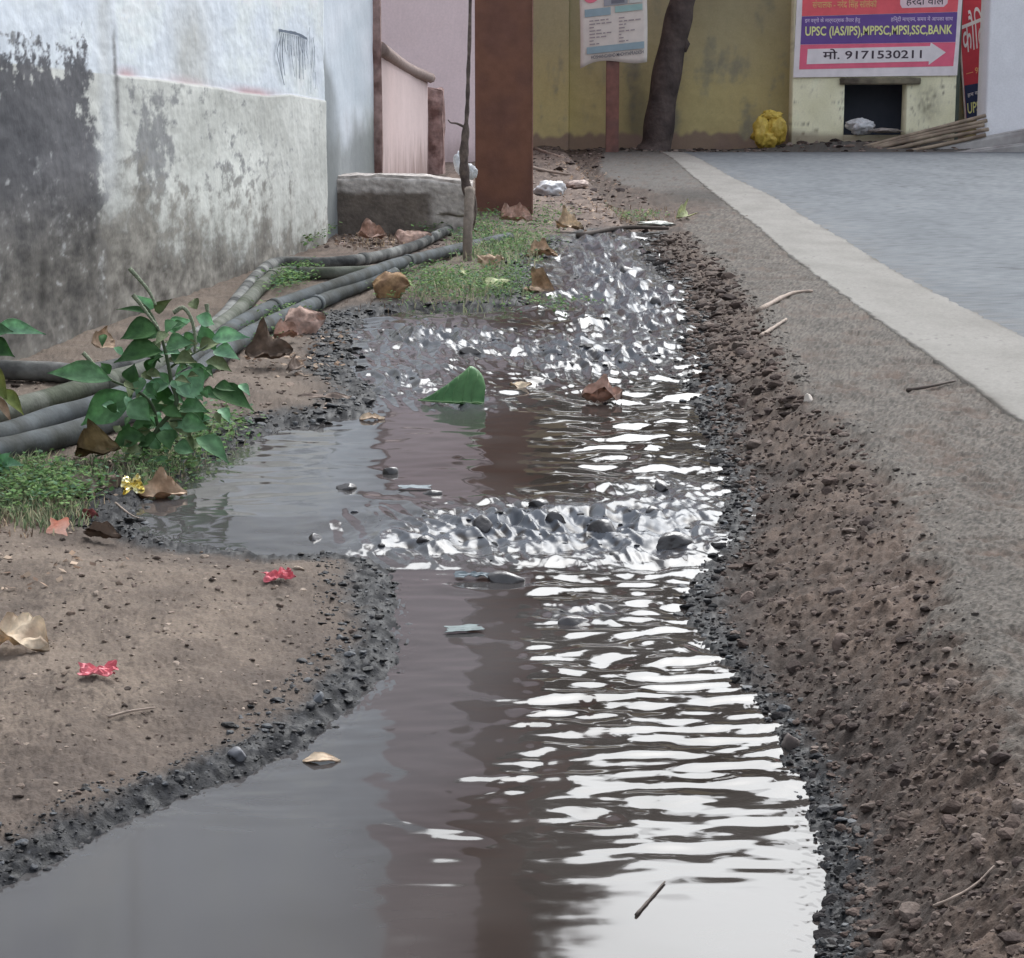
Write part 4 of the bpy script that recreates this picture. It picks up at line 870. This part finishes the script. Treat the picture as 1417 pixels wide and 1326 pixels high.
def we(q, dy=0): return at(*Z5(*q), YE + dy)
shift(mesh('stem', *tube(spline([pe, we((-90, 600)), we((-60, 450)), we((-30, 350))], 14), .003, 7), M_stem, w2))
M_yel = leafmat('weed_leaf_yellow', (138, 142, 84), (112, 122, 70))
for i, (a, b_, w, m) in enumerate([((-30, 350), (192, 378), 75, GM[2]), ((-40, 380), (50, 370), 70, GM[0]), ((-50, 430), (60, 480), 95, GM[1]), ((-60, 500), (35, 690), 85, M_yel), ((10, 620), (105, 738), 60, M_yel), ((-20, 650), (55, 775), 40, LM['tan'])]):
    frame_leaf(we(a), we(b_, -.02), w * .3168 * pxs(YE), 500 + i, m, w2)
pe = hit(8, 668); w3 = empty('weed_plant', pe, 'small low seedling with round leaves in the grass at the left edge', 'plant')
for i, (a, b_) in enumerate([((0, 950), (100, 955)), ((10, 960), (-60, 920)), ((0, 950), (50, 1000)), ((5, 950), (40, 905))]):
    frame_leaf(at(*Z5(*a), pe[1]), at(*Z5(*b_), pe[1] - .02), 50 * .3168 * pxs(pe[1]), 520 + i, GM[2], w3)

# short grass and ground weeds (nobody could count them)
def blades(name, patches, material_cols, n_per, hgt, wid, kind='blade', seed=0):
    r = np.random.default_rng(seed); V = []; Fc = []; cols = []
    for (px, py, rx, ry, dens, hs) in patches:
        p = hit(px, py); RX = rx * pxs(p[1]); RY = abs(hit(px, py - ry)[1] - hit(px, py + ry)[1]) / 2 + .02
        m = int(n_per * dens); a = r.normal(0, .5, (m, 2)); a = a[(a ** 2).sum(1) < 1.2]; m = len(a)
        X = p[0] + a[:, 0] * RX; Y = p[1] + a[:, 1] * RY; Zt = terrain(X, Y)
        for i in range(m):
            an = r.uniform(0, 6.283); h = hgt * hs * r.uniform(.5, 1.3); w = wid * hs * r.uniform(.6, 1.3); ln = r.uniform(.2, 1.0) * h
            d = np.array([math.cos(an), math.sin(an), 0]); s = np.array([-d[1], d[0], 0]); b0 = np.array([X[i], Y[i], Zt[i] - .002]); k = len(V)
            if kind == 'blade':
                m1 = b0 + d * ln * .4 + np.array([0, 0, h * .65]); tp = b0 + d * ln + np.array([0, 0, h])
                V += [b0 - s * w, b0 + s * w, m1 + s * w * .8, m1 - s * w * .8, tp]; Fc += [(k, k + 1, k + 2), (k, k + 2, k + 3), (k + 3, k + 2, k + 4)]; nvv = 5
            else:
                lf = w * 2.2; c0 = b0 + np.array([0, 0, h]) + d * ln * .4; tilt = r.uniform(-.4, .7)
                e = d * math.cos(tilt) + np.array([0, 0, math.sin(tilt)])
                V += [c0, c0 + e * lf * .5 + s * w, c0 + e * lf * 1.1, c0 + e * lf * .5 - s * w]; Fc += [(k, k + 1, k + 2), (k, k + 2, k + 3)]; nvv = 4
            c = material_cols[r.integers(0, len(material_cols))] * (1 + r.normal(0, .2)); cols += [np.clip(c, .005, .6)] * nvv
    return tag(big(name, np.array(V), np.array(Fc), M_grass, col=np.array(cols), smooth=False), kind='stuff')
M_grass = mat('grass', attr=True, var=.2, vscale=80, rough=.8, spec=.15, trans=.35, gain=1.25)
gc = [lin(92, 120, 72), lin(74, 104, 60), lin(110, 134, 86), lin(84, 100, 62)]
mats_p = [(40, 680, 70, 36, 1.0, .8), (100, 690, 50, 24, .4, .8), (610, 395, 90, 28, 1.5, 1), (700, 395, 60, 30, .9, 1), (780, 432, 50, 16, .6, 1), (690, 345, 70, 28, 1.0, 1.2), (600, 312, 30, 16, .5, 1.6), (660, 318, 60, 20, .7, 1.3), (740, 330, 50, 20, .4, 1.1), (405, 392, 36, 20, .6, 1.2), (395, 440, 50, 18, .35, 1), (450, 330, 14, 22, .25, 1.8), (880, 305, 40, 8, .25, 1.2), (760, 300, 40, 18, .35, 1), (230, 640, 90, 40, .5, .9), (300, 600, 60, 30, .3, .9), (340, 470, 60, 16, .25, .9)]
blades('ground_weeds', mats_p, gc + [lin(82, 108, 84)], 1700, .026, .0045, 'leaf', 3)
blades('short_grass', [(30, 690, 60, 36, .7, 1), (70, 715, 60, 20, .3, .9), (10, 650, 50, 30, .4, 1.1), (100, 660, 60, 26, .3, .9), (250, 620, 80, 40, .4, 1), (205, 655, 40, 20, .3, 1), (640, 400, 90, 26, .5, 1.6), (690, 345, 70, 26, .5, 2.0)], [lin(112, 128, 98), lin(136, 140, 112), lin(90, 106, 78), lin(156, 150, 126)], 1500, .020, .0012, 'blade', 4)
blades('dry_straw', [(20, 720, 90, 26, .5, 1), (80, 690, 70, 26, .4, 1), (520, 335, 60, 12, .5, 1.6), (250, 660, 120, 30, .4, .9), (880, 300, 60, 10, .4, 2), (560, 440, 90, 16, .2, 1)], [lin(160, 142, 120), lin(120, 102, 88), lin(96, 80, 70)], 420, .014, .0011, 'blade', 5)

blades('leaf_litter', [(520, 332, 70, 12, 1.0, 1.3), (400, 500, 90, 16, .8, 1), (440, 470, 70, 20, .6, 1), (150, 660, 90, 30, .7, .8), (800, 285, 70, 30, 1.2, 1.6), (860, 305, 60, 12, .8, 1.4), (800, 235, 60, 16, .8, 2.2), (700, 330, 70, 20, .6, 1.2), (60, 790, 120, 40, .3, .7)], [lin(150, 128, 110), lin(118, 98, 84), lin(90, 74, 64), lin(172, 152, 134)], 160, .004, .006, 'leaf', 8)
# ------------------------------------------------------------------ the far end: yellow wall, tree, posters, kiosk
def yelcol(u, z_, v):
    st = fbm(u * 5, z_ * 1.6, 4, 601); bl = fbm(u * 1.6, z_ * 1.6, 4, 602); s2 = fbm(u * 22, z_ * 16, 3, 603)
    c = lerp(lin(192, 177, 128), lin(174, 163, 131), ss(.7, 1.6, z_ + .3 * bl)[:, None]) * (1 + .12 * bl + .06 * s2)[:, None]
    c = lerp(c, lin(146, 140, 122), np.clip(sm(.0 + 1.7 * st + .8 * bl + .5 * s2), 0, 1)[:, None] * .9)
    gk = np.exp(-((u - .82) / .30) ** 2) * ss(1.4, .6, z_); c = lerp(c, lin(96, 94, 82), np.clip(gk * (1 + st), 0, 1)[:, None] * .65)
    d = sm((.40 + .10 * fbm(u * 2.4, z_ * 0, 3, 605) + .05 * gn(u * 11, z_ * 5, 606) - z_) / .05)
    c = lerp(c, lin(136, 114, 106), d[:, None] * .85)
    return np.clip(lerp(c, lin(92, 84, 70), sm(-1.0 + 2.4 * s2)[:, None] * .5), .01, .7)
yw_ = empty('compound_wall', (1.6, 21.6, .2), 'stained mustard yellow wall closing the far end of the road', 'wall')
colgrid('plaster', (at(786, 150, 21.6)[0], 21.6, 0), (8.0, 21.6, 0), 3.0, 3.0, 320, 200, yelcol, M_wall, yw_, z0=0, thick=.22, jit=.012, seed=61)
colgrid('pilaster', (at(728, 150, 21.4)[0] - .3, 21.35, 0), (at(787, 150, 21.4)[0], 21.45, 0), 3.0, 3.0, 60, 160, lambda u, z_, v: np.clip(yelcol(u + 3, z_, v) * 1.12, .01, .75), M_wall, yw_, z0=0, thick=.37, jit=.01, seed=62)

tr = empty('tree', hit(906, 205), 'leaning dark-trunked tree in front of the yellow wall', 'tree')
M_trunk = mat('tree_bark', lin(92, 80, 76), .95, var=.3, vscale=14, bump=.02, bscale=18, tint=lin(70, 60, 58))
Yt = 20.9
P = spline([at(904, 214, Yt), at(909, 196, Yt), at(915, 150, Yt), at(925, 90, Yt), at(938, 30, Yt), at(948, -10, Yt), (1.95, Yt, 2.3), (2.15, Yt, 3.2)], 40)
P[0][2] -= .05
rr = np.interp(np.arange(40), [0, 3, 8, 25, 39], [.20, .165, .155, .135, .10]) * (1 + .05 * np.sin(np.arange(40) * .9))
limbs = [tube(P, rr, 14)]
crown_c = np.array([1.8, Yt, 4.2])
for i in range(7):
    a = i * .9; e = crown_c + np.array([math.cos(a) * 1.3, math.sin(a) * 1.0, .4 + 1.2 * random.random()])
    s0 = P[random.randrange(32, 40)]; limbs.append(tube(spline([s0, (s0 + e) / 2 + np.array([0, 0, .2]), e], 10), np.linspace(.06, .015, 10), 7))
shift(mesh('trunk', *join(limbs), M_trunk, tr))
shift(mesh('stub', *tube([at(943, 52, Yt), at(948, 62, Yt - .02), at(946, 72, Yt - .02)], [.05, .055, .03], 8), M_trunk, tr))
def crown(name, clumps, n, size, parent, seed, m):
    r = np.random.default_rng(seed); V = []; Fc = []
    for c, rad in clumps:
        for _ in range(n):
            d = r.normal(size=3); d /= np.linalg.norm(d); p = np.array(c) + d * np.array(rad) * r.uniform(.35, 1.05)
            u = r.normal(size=3); u /= np.linalg.norm(u); w = np.cross(u, r.normal(size=3)); w /= np.linalg.norm(w); s = size * r.uniform(.6, 1.4); k = len(V)
            V += [p - u * s, p + w * s * .45, p + u * s, p - w * s * .45]; Fc.append((k, k + 1, k + 2, k + 3))
    return shift(big(name, np.array(V), np.array(Fc), m, parent, smooth=False))
M_leafd = mat('tree_leaf', lin(66, 82, 56), .6, var=.35, vscale=3, tint=lin(50, 66, 44))
crown('crown', [((1.2, Yt, 3.9), (1.2, 1.2, .7)), ((2.7, Yt - .3, 4.1), (1.1, 1.1, .7)), ((2.0, Yt + .4, 4.8), (1.2, 1.2, .7)), ((.8, Yt, 5.2), (.9, 1.0, .8)), ((.9, Yt, 6.3), (.8, 1.0, .6))], 700, .13, tr, 71, M_leafd)
t2 = empty('tree', (.4, 26.5, 0), 'tall leafy tree standing behind the mustard yellow wall', 'tree')
shift(mesh('trunk', *tube(spline([(.4, 26.5, -.1), (.4, 26.4, 3), (.2, 26.5, 7)], 16), np.linspace(.24, .12, 16), 10), M_trunk, t2))
crown('crown', [((.3, 26.5, 5.6), (1.6, 1.6, 1.3)), ((1.1, 26.3, 6.6), (1.2, 1.5, 1.0)), ((-.4, 26.5, 8.6), (1.3, 1.5, 1.3)), ((.4, 26.5, 9.4), (.9, 1.3, 1.0)), ((-.2, 26.5, 11.2), (.9, 1.0, 1.1))], 1300, .16, t2, 72, M_leafd)
t3 = empty('tree', (4.6, 27.5, 0), 'spreading tree behind the roadside kiosk', 'tree')
shift(mesh('trunk', *tube(spline([(4.6, 27.5, -.1), (4.5, 27.4, 3), (4.3, 27.5, 6)], 16), np.linspace(.24, .12, 16), 10), M_trunk, t3))
crown('crown', [((3.6, 27.5, 4.8), (1.5, 1.5, 1.1)), ((5.4, 27.3, 5.2), (1.7, 1.5, 1.2)), ((4.6, 27.5, 6.4), (1.3, 1.5, .9)), ((3.0, 27.4, 6.9), (.8, 1.0, .7)), ((3.2, 27.5, 8.2), (.7, 1.0, .7))], 1300, .16, t3, 73, M_leafd)

# lettering
_txt = {}
def textgeo(s, bold=0.0):
    if (s, bold) in _txt: return _txt[(s, bold)]
    cu = bpy.data.curves.new('lettering', 'FONT'); cu.body = s; cu.size = 1; cu.resolution_u = 3; cu.offset = bold
    o = bpy.data.objects.new('lettering', cu); C.objects.link(o); dg = bpy.context.evaluated_depsgraph_get(); dg.update()
    me = o.evaluated_get(dg).to_mesh(); V = np.array([tuple(v.co) for v in me.vertices]) if len(me.vertices) else np.zeros((1, 3)); Fc = [tuple(p_.vertices) for p_ in me.polygons]
    o.evaluated_get(dg).to_mesh_clear(); bpy.data.objects.remove(o); bpy.data.curves.remove(cu)
    V = V[:, :2] - V[:, :2].min(0)[None]; V = V / np.maximum(V.max(0)[None], 1e-6); _txt[(s, bold)] = (V, Fc); return V, Fc
class Board:
    """flat board drawn in its own u (right) / v (up) metres"""
    def __init__(s, o, ux, uv): s.o = np.array(o, float); s.ux = np.array(ux, float) / np.linalg.norm(ux); s.uv = np.array(uv, float); s.uv /= np.linalg.norm(s.uv); s.n = np.cross(s.ux, s.uv)
    def P(s, u, v, d=0): return s.o + s.ux * u + s.uv * v + s.n * d
    def poly(s, name, pts, m, parent, d=.003, th=0):
        V = [s.P(u, v, d) for u, v in pts]; n_ = len(V); Fc = [tuple(range(n_))]
        if th:
            V += [s.P(u, v, d - th) for u, v in pts]; Fc += [tuple(range(n_, 2 * n_))[::-1]] + [(k, n_ + k, n_ + (k + 1) % n_, (k + 1) % n_) for k in range(n_)]
        return shift(mesh(name, V, Fc, m, parent, smooth=False))
    def rect(s, name, u0, v0, u1, v1, m, parent, d=.003, th=0): return s.poly(name, [(u0, v0), (u1, v0), (u1, v1), (u0, v1)], m, parent, d, th)
    def text(s, name, st, u0, v0, u1, v1, m, parent, d=.006, bold=0.0, shear=0.0):
        V, Fc = textgeo(st, bold); return shift(mesh(name, [s.P(u0 + (u1 - u0) * a, v0 + (v1 - v0) * b_ + shear * a, d) for a, b_ in V], Fc, m, parent, smooth=False))
def flat(name, c, rough=.7, var=.08): return mat(name, np.minimum(lin(*c) * 1.25, .85), rough, var=var, vscale=12, spec=.2)

# poster on its rusty post
Yp = 20.2; k = pxs(Yp)
gb = hit(848, 203); pz = H(at(848, 200, Yp)[0], Yp)
tag(mesh('sign_post', *boxm(at(839, 100, Yp)[0], at(857, 100, Yp)[0], Yp, Yp + .06, pz - .1, at(848, -60, Yp)[2], .006), mat('rust_post', lin(132, 92, 82), .8, var=.25, vscale=16, tint=lin(116, 86, 80)), None, smooth=False), 'thin rust-red post carrying the paper poster', 'post')
po = empty('poster', at(850, 90, Yp - .02), 'white printed paper poster with blue headings hung on the rust-red post', 'poster')
B = Board(at(803, 92, Yp - .03), at(895, 82, Yp - .03) - at(803, 92, Yp - .03), (-.02, 0, 1))
wd = 91 * k
pts = []; nU, nV = 16, 24; V = []
hgt_ = 150 * k
for i in range(nU):
    for j in range(nV):
        u = i / (nU - 1); v = j / (nV - 1); bot = (1 - v) ** 6
        V.append(B.P(u * wd + .006 * math.sin(v * 5) , v * hgt_ + bot * (.03 * math.sin(u * 5.2) - .02 * math.exp(-(u / .12) ** 2)), .004 * math.sin(u * 4 + v * 3) - bot * .02))
pap = mesh('sheet', V, [(i * nV + j, (i + 1) * nV + j, (i + 1) * nV + j + 1, i * nV + j + 1) for i in range(nU - 1) for j in range(nV - 1)], flat('poster_paper', (208, 200, 192), .8), po); shift(pap)
pap.modifiers.new('t', 'SOLIDIFY').thickness = .003
M_pb, M_pt, M_pk, M_pg = flat('print_blue', (140, 160, 168)), flat('print_teal', (146, 176, 172)), flat('print_pink', (216, 118, 136)), flat('print_dark', (84, 84, 92))
px2 = lambda x, y: ((x - 803) * k, (92 - y) * k)
def prect(nm, x0, y0, x1, y1, m, d=.011):
    a, b_ = px2(x0, y1), px2(x1, y0); tl = (x0 + x1) / 2 - 803; return B.rect(nm, a[0], a[1] - tl * 0, b_[0], b_[1], m, po, d)
prect('heading_band', 810, 18, 845, 28, M_pb); prect('heading_band', 851, 18, 888, 26, M_pt); prect('heading_band', 812, 68, 890, 77, M_pb)
B.poly('pink_badge', [px2(819 + 10 * math.cos(a), 2 + 8 * math.sin(a)) for a in np.linspace(6.283, 0, 20)[:-1]], M_pk, po, .011)
prect('picture', 836, -14, 868, 16, flat('print_grey', (150, 152, 158)), .010); prect('picture', 840, 2, 862, 6, M_pg, .013); prect('picture', 846, 9, 864, 14, flat('print_grey2', (112, 114, 122)), .013); prect('picture', 870, -14, 888, 16, flat('print_pale', (188, 190, 186)), .010)
lines = []
for c0, c1 in ((813, 846), (853, 888)):
    for r_ in range(8):
        y = 33 + r_ * 4.4; x = c0 + 3
        while x < c1 - 6:
            w_ = random.uniform(3, 8); a, b_ = px2(x, y + 1.5), px2(min(x + w_, c1), y)
            V4 = [B.P(a[0], a[1], .0115), B.P(b_[0], a[1], .0115), B.P(b_[0], b_[1], .0115), B.P(a[0], b_[1], .0115)]; lines.append((V4, [(0, 1, 2, 3)])); x += w_ + 1.6
            if random.random() < .25: break
mpt = flat('print_text', (150, 140, 142))
for hc in (0, 1):
    shift(mesh('text_column', *join([l for l in lines if (B.ux @ (l[0][0] - B.o) > wd * .5) == bool(hc)]), mpt, po, smooth=False))
B.text('lettering', 'HOSHANGABAD MADHYAPRADESH', *px2(818, 84), *px2(889, 79.5), M_pg, po, .011, .01)

# kiosk wall with its dark opening
Yk = 21.0; k = pxs(Yk)
def KX(x): return at(x, 150, Yk)[0]
def KZ(y): return at(1200, y, Yk)[2]
def kcol(u, z_, v, o=0.0):
    bl = fbm(u * 4 + o, z_ * 4, 4, 701); s2 = fbm(u * 18 + o, z_ * 18, 4, 702, .65)
    c = lerp(lin(214, 210, 178), lin(228, 224, 196), np.clip(.5 + bl, 0, 1)[:, None]); c = lerp(c, lin(108, 100, 84), sm(-.42 + 2.2 * s2 + 1.0 * bl)[:, None] * .8)
    c = lerp(c, lin(96, 90, 80), np.clip(np.exp(-((u - .22) / .12) ** 2 - ((z_ - .68) / .16) ** 2) * (.8 + 1.5 * s2), 0, 1)[:, None] * (.65 if o == 7 else .0))
    return np.clip(lerp(c, lin(120, 104, 92), sm((.42 - z_ + .05 * bl) / .08)[:, None] * .75), .01, .75)
ki = empty('kiosk', (KX(1210), Yk, KZ(195)), 'pale yellow masonry kiosk wall with a square dark opening near the ground', 'kiosk')
zb_, zt_ = KZ(205) - .1, 2.9
for nm, x0_, x1_, z0_, z1_ in (('wall', 1096, 1168, zb_, zt_), ('wall', 1254, 1322, zb_, zt_), ('wall', 1168, 1254, KZ(114), zt_), ('sill', 1168, 1254, zb_, KZ(187))):
    colgrid(nm, (KX(x0_), Yk, 0), (KX(x1_), Yk, 0), z1_, z1_, 50, 90, (lambda u, z_, v, x0_=x0_: kcol(u, z_, v, 7.0 if x0_ == 1254 else x0_ * .013)), M_wall, ki, z0=z0_, thick=.25, jit=.008, seed=70)
shift(mesh('lintel', *boxm(KX(1161), KX(1272), Yk - .05, Yk + .1, KZ(117), KZ(108), .006, 6, .008, 71), mat('lintel_cement', lin(128, 120, 102), .95, var=.35, vscale=14, bump=.004, bscale=30, tint=lin(92, 84, 74)), ki))
V, Fc = boxm(KX(1160), KX(1262), Yk + .26, Yk + .57, zb_, KZ(100), 0)
Fc = [f for f in Fc if not all(abs(V[i][1] - (Yk + .26)) < 1e-4 for i in f)]
shift(mesh('recess', V, Fc, flat('recess_dark', (70, 73, 84), .9), ki, smooth=False))
bag(1192, 175, 44, 26, Yk - .03, 'dirty white plastic sheet spilling out of the kiosk opening', M_crink, 41, 'plastic_sheet', 'plastic sheet')
bag(1222, 181, 60, 8, Yk - .02, 'flattened pale rag along the sill of the kiosk opening', mat('rag', lin(168, 158, 152), .9, var=.3, vscale=14), 42, 'rag', 'rag')
# banner above
bn = empty('banner', (KX(1210), Yk - .03, KZ(104)), 'large pink and purple coaching banner with a white arrow above the dark opening', 'banner')
B = Board((0, Yk - .03, 0), (1, 0, 0), (0, 0, 1)); q2 = lambda x, y: (KX(x), KZ(y - (x - 1096) * 0))
tl = lambda x: -(x - 1210) * .012            # the sheet hangs very slightly askew
def bp_(nm, pts, m, d): return B.poly(nm, [(KX(x), KZ(y + tl(x))) for x, y in pts], m, bn, d, .002)
M_pinkb, M_purp, M_whb, M_redb = flat('banner_pink', (216, 104, 128)), flat('banner_purple', (104, 80, 140)), flat('banner_white', (222, 208, 210)), flat('banner_red', (214, 96, 104))
bp_('sheet', [(1096, 106), (1322, 106), (1327, -60), (1100, -60)], M_whb, .000)
bp_('pink_panel', [(1104, 95), (1316, 93), (1318, 60), (1105, 61)], M_pinkb, .003)
bp_('purple_band', [(1105, 60.6), (1318, 59.6), (1319, 18.4), (1106, 22)], M_purp, .003)
bp_('red_panel', [(1106, 21.6), (1319, 18.0), (1322, -55), (1107, -55)], M_redb, .003)
bp_('arrow', [(1114, 88), (1282, 86), (1282, 91), (1305, 74), (1284, 60), (1283, 65), (1115, 67)], M_whb, .006)
bp_('name_pill', [(1240, 7), (1243, 12), (1300, 11), (1305, 6), (1305, -20), (1240, -20)], flat('pill', (236, 190, 196)), .006)
M_yel, M_blk, M_lil, M_org = flat('letters_yellow', (232, 214, 150)), flat('letters_dark', (70, 60, 68)), flat('letters_lilac', (206, 188, 226)), flat('letters_orange', (244, 168, 120))
def bt(st, x0_, y0_, x1_, y1_, m, bold=.0, d=.0085): B.text('lettering', st, KX(x0_), KZ(y0_), KX(x1_), KZ(y1_), m, bn, d, bold, (y0_ - y1_) * 0 + (x1_ - x0_) * .012 * k)
bt('UPSC (IAS/IPS),MPPSC,MPSI,SSC,BANK', 1111, 54, 1313, 37, M_yel, .022)
bt('मो. 9171530211', 1136, 82.5, 1272, 68, M_blk, .012)
bt('इन वर्गो के मार्गदर्शक तैयार हेतु', 1110, 33.5, 1186, 25, M_lil, .01); bt('हिन्दी माध्यम, समय में आपका साथ', 1228, 32, 1313, 23, M_lil, .01)
bt('संचालक - नरेद िसंह सोलंकी', 1120, 13.5, 1208, 0, M_org, .012); bt('हरदा वाले', 1248, 9, 1300, -5, M_blk, .006)

# tilted banner by the white wall
Yq = 21.5
tb = empty('banner', at(1350, 160, Yq), 'narrow red and navy banner leaning in the gap beside the white wall', 'banner')
o0 = at(1337, 166, Yq); B2 = Board(o0, at(1400, 155, Yq + .02) - o0, at(1326, 0, Yq) - o0); kk = pxs(Yq)
hh = 240 * kk; M_navy, M_crim = flat('banner_navy', (52, 58, 88)), flat('banner_crimson', (188, 66, 78))
B2.rect('sheet', 0, 0, .55, hh, M_crim, tb, 0, .004); B2.rect('navy_panel', .004, 0, .55, 46 * kk, M_navy, tb, .003)
B2.rect('frame_edge', -.016, -.05, 0, hh, flat('frame_pale', (196, 184, 178)), tb, .004, .02)
B2.text('lettering', 'कौिट', .015, 88 * kk, .245, 142 * kk, M_whb, tb, .007, .005, .05)
B2.text('lettering', '— 9893471', .03, 58 * kk, .36, 66 * kk, M_org, tb, .007, .01, .03)
B2.text('lettering', 'UPSC,(IAS/IPS)', .02, 3 * kk, .50, 22 * kk, M_yel, tb, .007, .015, .02); B2.text('lettering', 'हम वर्गो के मार्गदर्शन', .03, 28 * kk, .50, 36 * kk, M_whb, tb, .007, .01, .05)
# greenish post in the gap
tag(mesh('gap_post', *boxm(KX(1325), KX(1336), Yk + .3, Yk + .4, zb_, 2.6, .006), mat('green_grey', lin(96, 106, 100), .9, var=.2, vscale=8), None, smooth=False), 'dull green-grey post in the gap between kiosk and leaning banner', 'post')

# white wall at the right, slabs and bamboo
ww = empty('white_wall', at(1390, 190, 20.7), 'smooth bluish white wall at the right edge of the view', 'wall')
wcolf = lambda u, z_, v: np.clip(lin(214, 213, 216)[None] * (1 + .05 * fbm(u * 3, z_ * 3, 3, 801) - .02 * gn(u * 12, z_ * 9, 802))[:, None], .01, .85)
colgrid('wall', (at(1364, 150, 20.7)[0], 20.7, 0), (8.0, 20.9, 0), 3.2, 3.2, 120, 120, wcolf, M_wall, ww, z0=.25, thick=.3, jit=.008, seed=80)
M_slab = mat('slab_concrete', lin(176, 172, 170), .9, var=.2, vscale=8, bump=.008, bscale=16, tint=lin(140, 134, 132))
def slab(x0_, ya, x1_, yb, Y, th, label, dep=.5):
    a, b_ = at(x0_, ya, Y), at(x1_, yb, Y); t_ = th * pxs(Y)
    V, Fc = boxm(0, 1, 0, dep, 0, t_, .012 if t_ > .04 else .006, 5, .012, int(x0_))
    V = np.array(V); W_ = np.stack([a[0] + (b_[0] - a[0]) * V[:, 0], Y + V[:, 1], a[2] - t_ + V[:, 2] + (b_[2] - a[2]) * V[:, 0]], 1)
    return tag(mesh('concrete_slab', W_, Fc, M_slab), label, 'slab')
slab(1283, 205, 1460, 172, 20.42, 22, 'upper tilted pale concrete slab at the foot of the white wall', .26)
slab(1310, 212, 1470, 192, 20.2, 14, 'lower pale concrete slab beside the far road edge', .2)
slab(1360, 186, 1470, 180, 20.45, 30, 'thick stained concrete slab under the white wall', .24) if False else None
M_bam = mat('bamboo', lin(150, 134, 116), .7, var=.25, vscale=14, tint=lin(116, 100, 86))
for i, (x0_, y0_, x1_, y1_, Y, l) in enumerate([(1185, 206, 1364, 160, 20.55, 'topmost bamboo pole of the pile beside the kiosk'), (1200, 206, 1366, 167, 20.5, 'second bamboo pole from the top of the pile'), (1192, 210, 1362, 173, 20.45, 'middle bamboo pole of the pile beside the kiosk'), (1225, 209, 1368, 179, 20.42, 'fourth bamboo pole down, above the lowest'), (1250, 211, 1364, 187, 20.38, 'lowest bamboo pole of the pile beside the kiosk')]):
    P = spline([at(x0_, y0_, Y), at((x0_ + x1_) / 2, (y0_ + y1_) / 2 + random.uniform(-1, 1), Y + .03), at(x1_, y1_, Y + .05)], 20)
    tag(mesh('bamboo_pole', *tube(P, .019 * (1 + .08 * (np.arange(20) % 5 == 0)), 8), M_bam), l, 'bamboo pole', 'bamboo poles piled by the kiosk')
M_ybag = mat('yellow_plastic', lin(212, 184, 84), .45, var=.15, vscale=10, bump=.03, bscale=10, tint=lin(196, 164, 70))
yb = empty('plastic_bag', at(1066, 200, 20.9), 'knotted bright yellow plastic bag of rubbish by the kiosk corner', 'bag')
def lump_part(name, px, py, w, h, Y, seed, m, parent):
    p = at(px, py, Y); V = crumple(seed)
    V = V * np.array([w / 2, w / 2.6, h / 2]) * pxs(Y) + p; return shift(mesh(name, V, I3F, m, parent))
lump_part('sack', 1064, 188, 52, 40, 20.9, 91, M_ybag, yb); lump_part('fold', 1075, 178, 30, 42, 20.84, 97, M_ybag, yb); lump_part('fold', 1053, 181, 26, 44, 20.82, 94, M_ybag, yb); lump_part('knot', 1068, 160, 34, 16, 20.88, 96, M_ybag, yb)

# ------------------------------------------------------------------ light, sky, camera
SUN_EL, SUN_AZ = 50, 12          # azimuth to the right of straight ahead
w = bpy.data.worlds.new('World'); sc.world = w; w.use_nodes = True; nt = w.node_tree
bg = nt.nodes['Background']; sky = nt.nodes.new('ShaderNodeTexSky'); sky.sky_type = 'NISHITA'; sky.sun_disc = False
sky.sun_elevation = R(SUN_EL); sky.sun_rotation = R(SUN_AZ); sky.dust_density = 6; sky.air_density = 1.2; sky.ozone_density = 1
hs = nt.nodes.new('ShaderNodeHueSaturation'); hs.inputs['Saturation'].default_value = .30
nt.links.new(sky.outputs[0], hs.inputs['Color']); cl_ = nt.nodes.new('ShaderNodeMix'); cl_.data_type = 'RGBA'; cl_.blend_type = 'MULTIPLY'; cl_.inputs[0].default_value = 1; cl_.inputs[7].default_value = (.95, .99, 1.03, 1)   # cool tint over the sky, for white balance
nt.links.new(hs.outputs[0], cl_.inputs[6]); nt.links.new(cl_.outputs[2], bg.inputs['Color']); bg.inputs['Strength'].default_value = .15
ld = bpy.data.lights.new('sun', 'SUN'); ld.energy = .5; ld.angle = R(60); ld.color = (.95, .99, 1)
lo = bpy.data.objects.new('sun', ld); C.objects.link(lo)
dirv = Vector((math.sin(R(SUN_AZ)) * math.cos(R(SUN_EL)), math.cos(R(SUN_AZ)) * math.cos(R(SUN_EL)), math.sin(R(SUN_EL))))
lo.rotation_euler = dirv.to_track_quat('Z', 'Y').to_euler(); lo.location = (0, 0, 12)
cam = bpy.data.cameras.new('camera'); co = bpy.data.objects.new('camera', cam); C.objects.link(co)
cam.sensor_width = 36; cam.lens = 36 * F / 1417; cam.clip_start = .02; cam.clip_end = 1000
co.location = (0, 0, CAMZ); co.rotation_euler = (math.pi / 2 - TH, 0, 0); sc.camera = co
sc.view_settings.view_transform = 'Standard'; sc.view_settings.look = 'None'; sc.view_settings.exposure = 1.12; sc.view_settings.gamma = 1
sc.cycles.max_bounces = 6
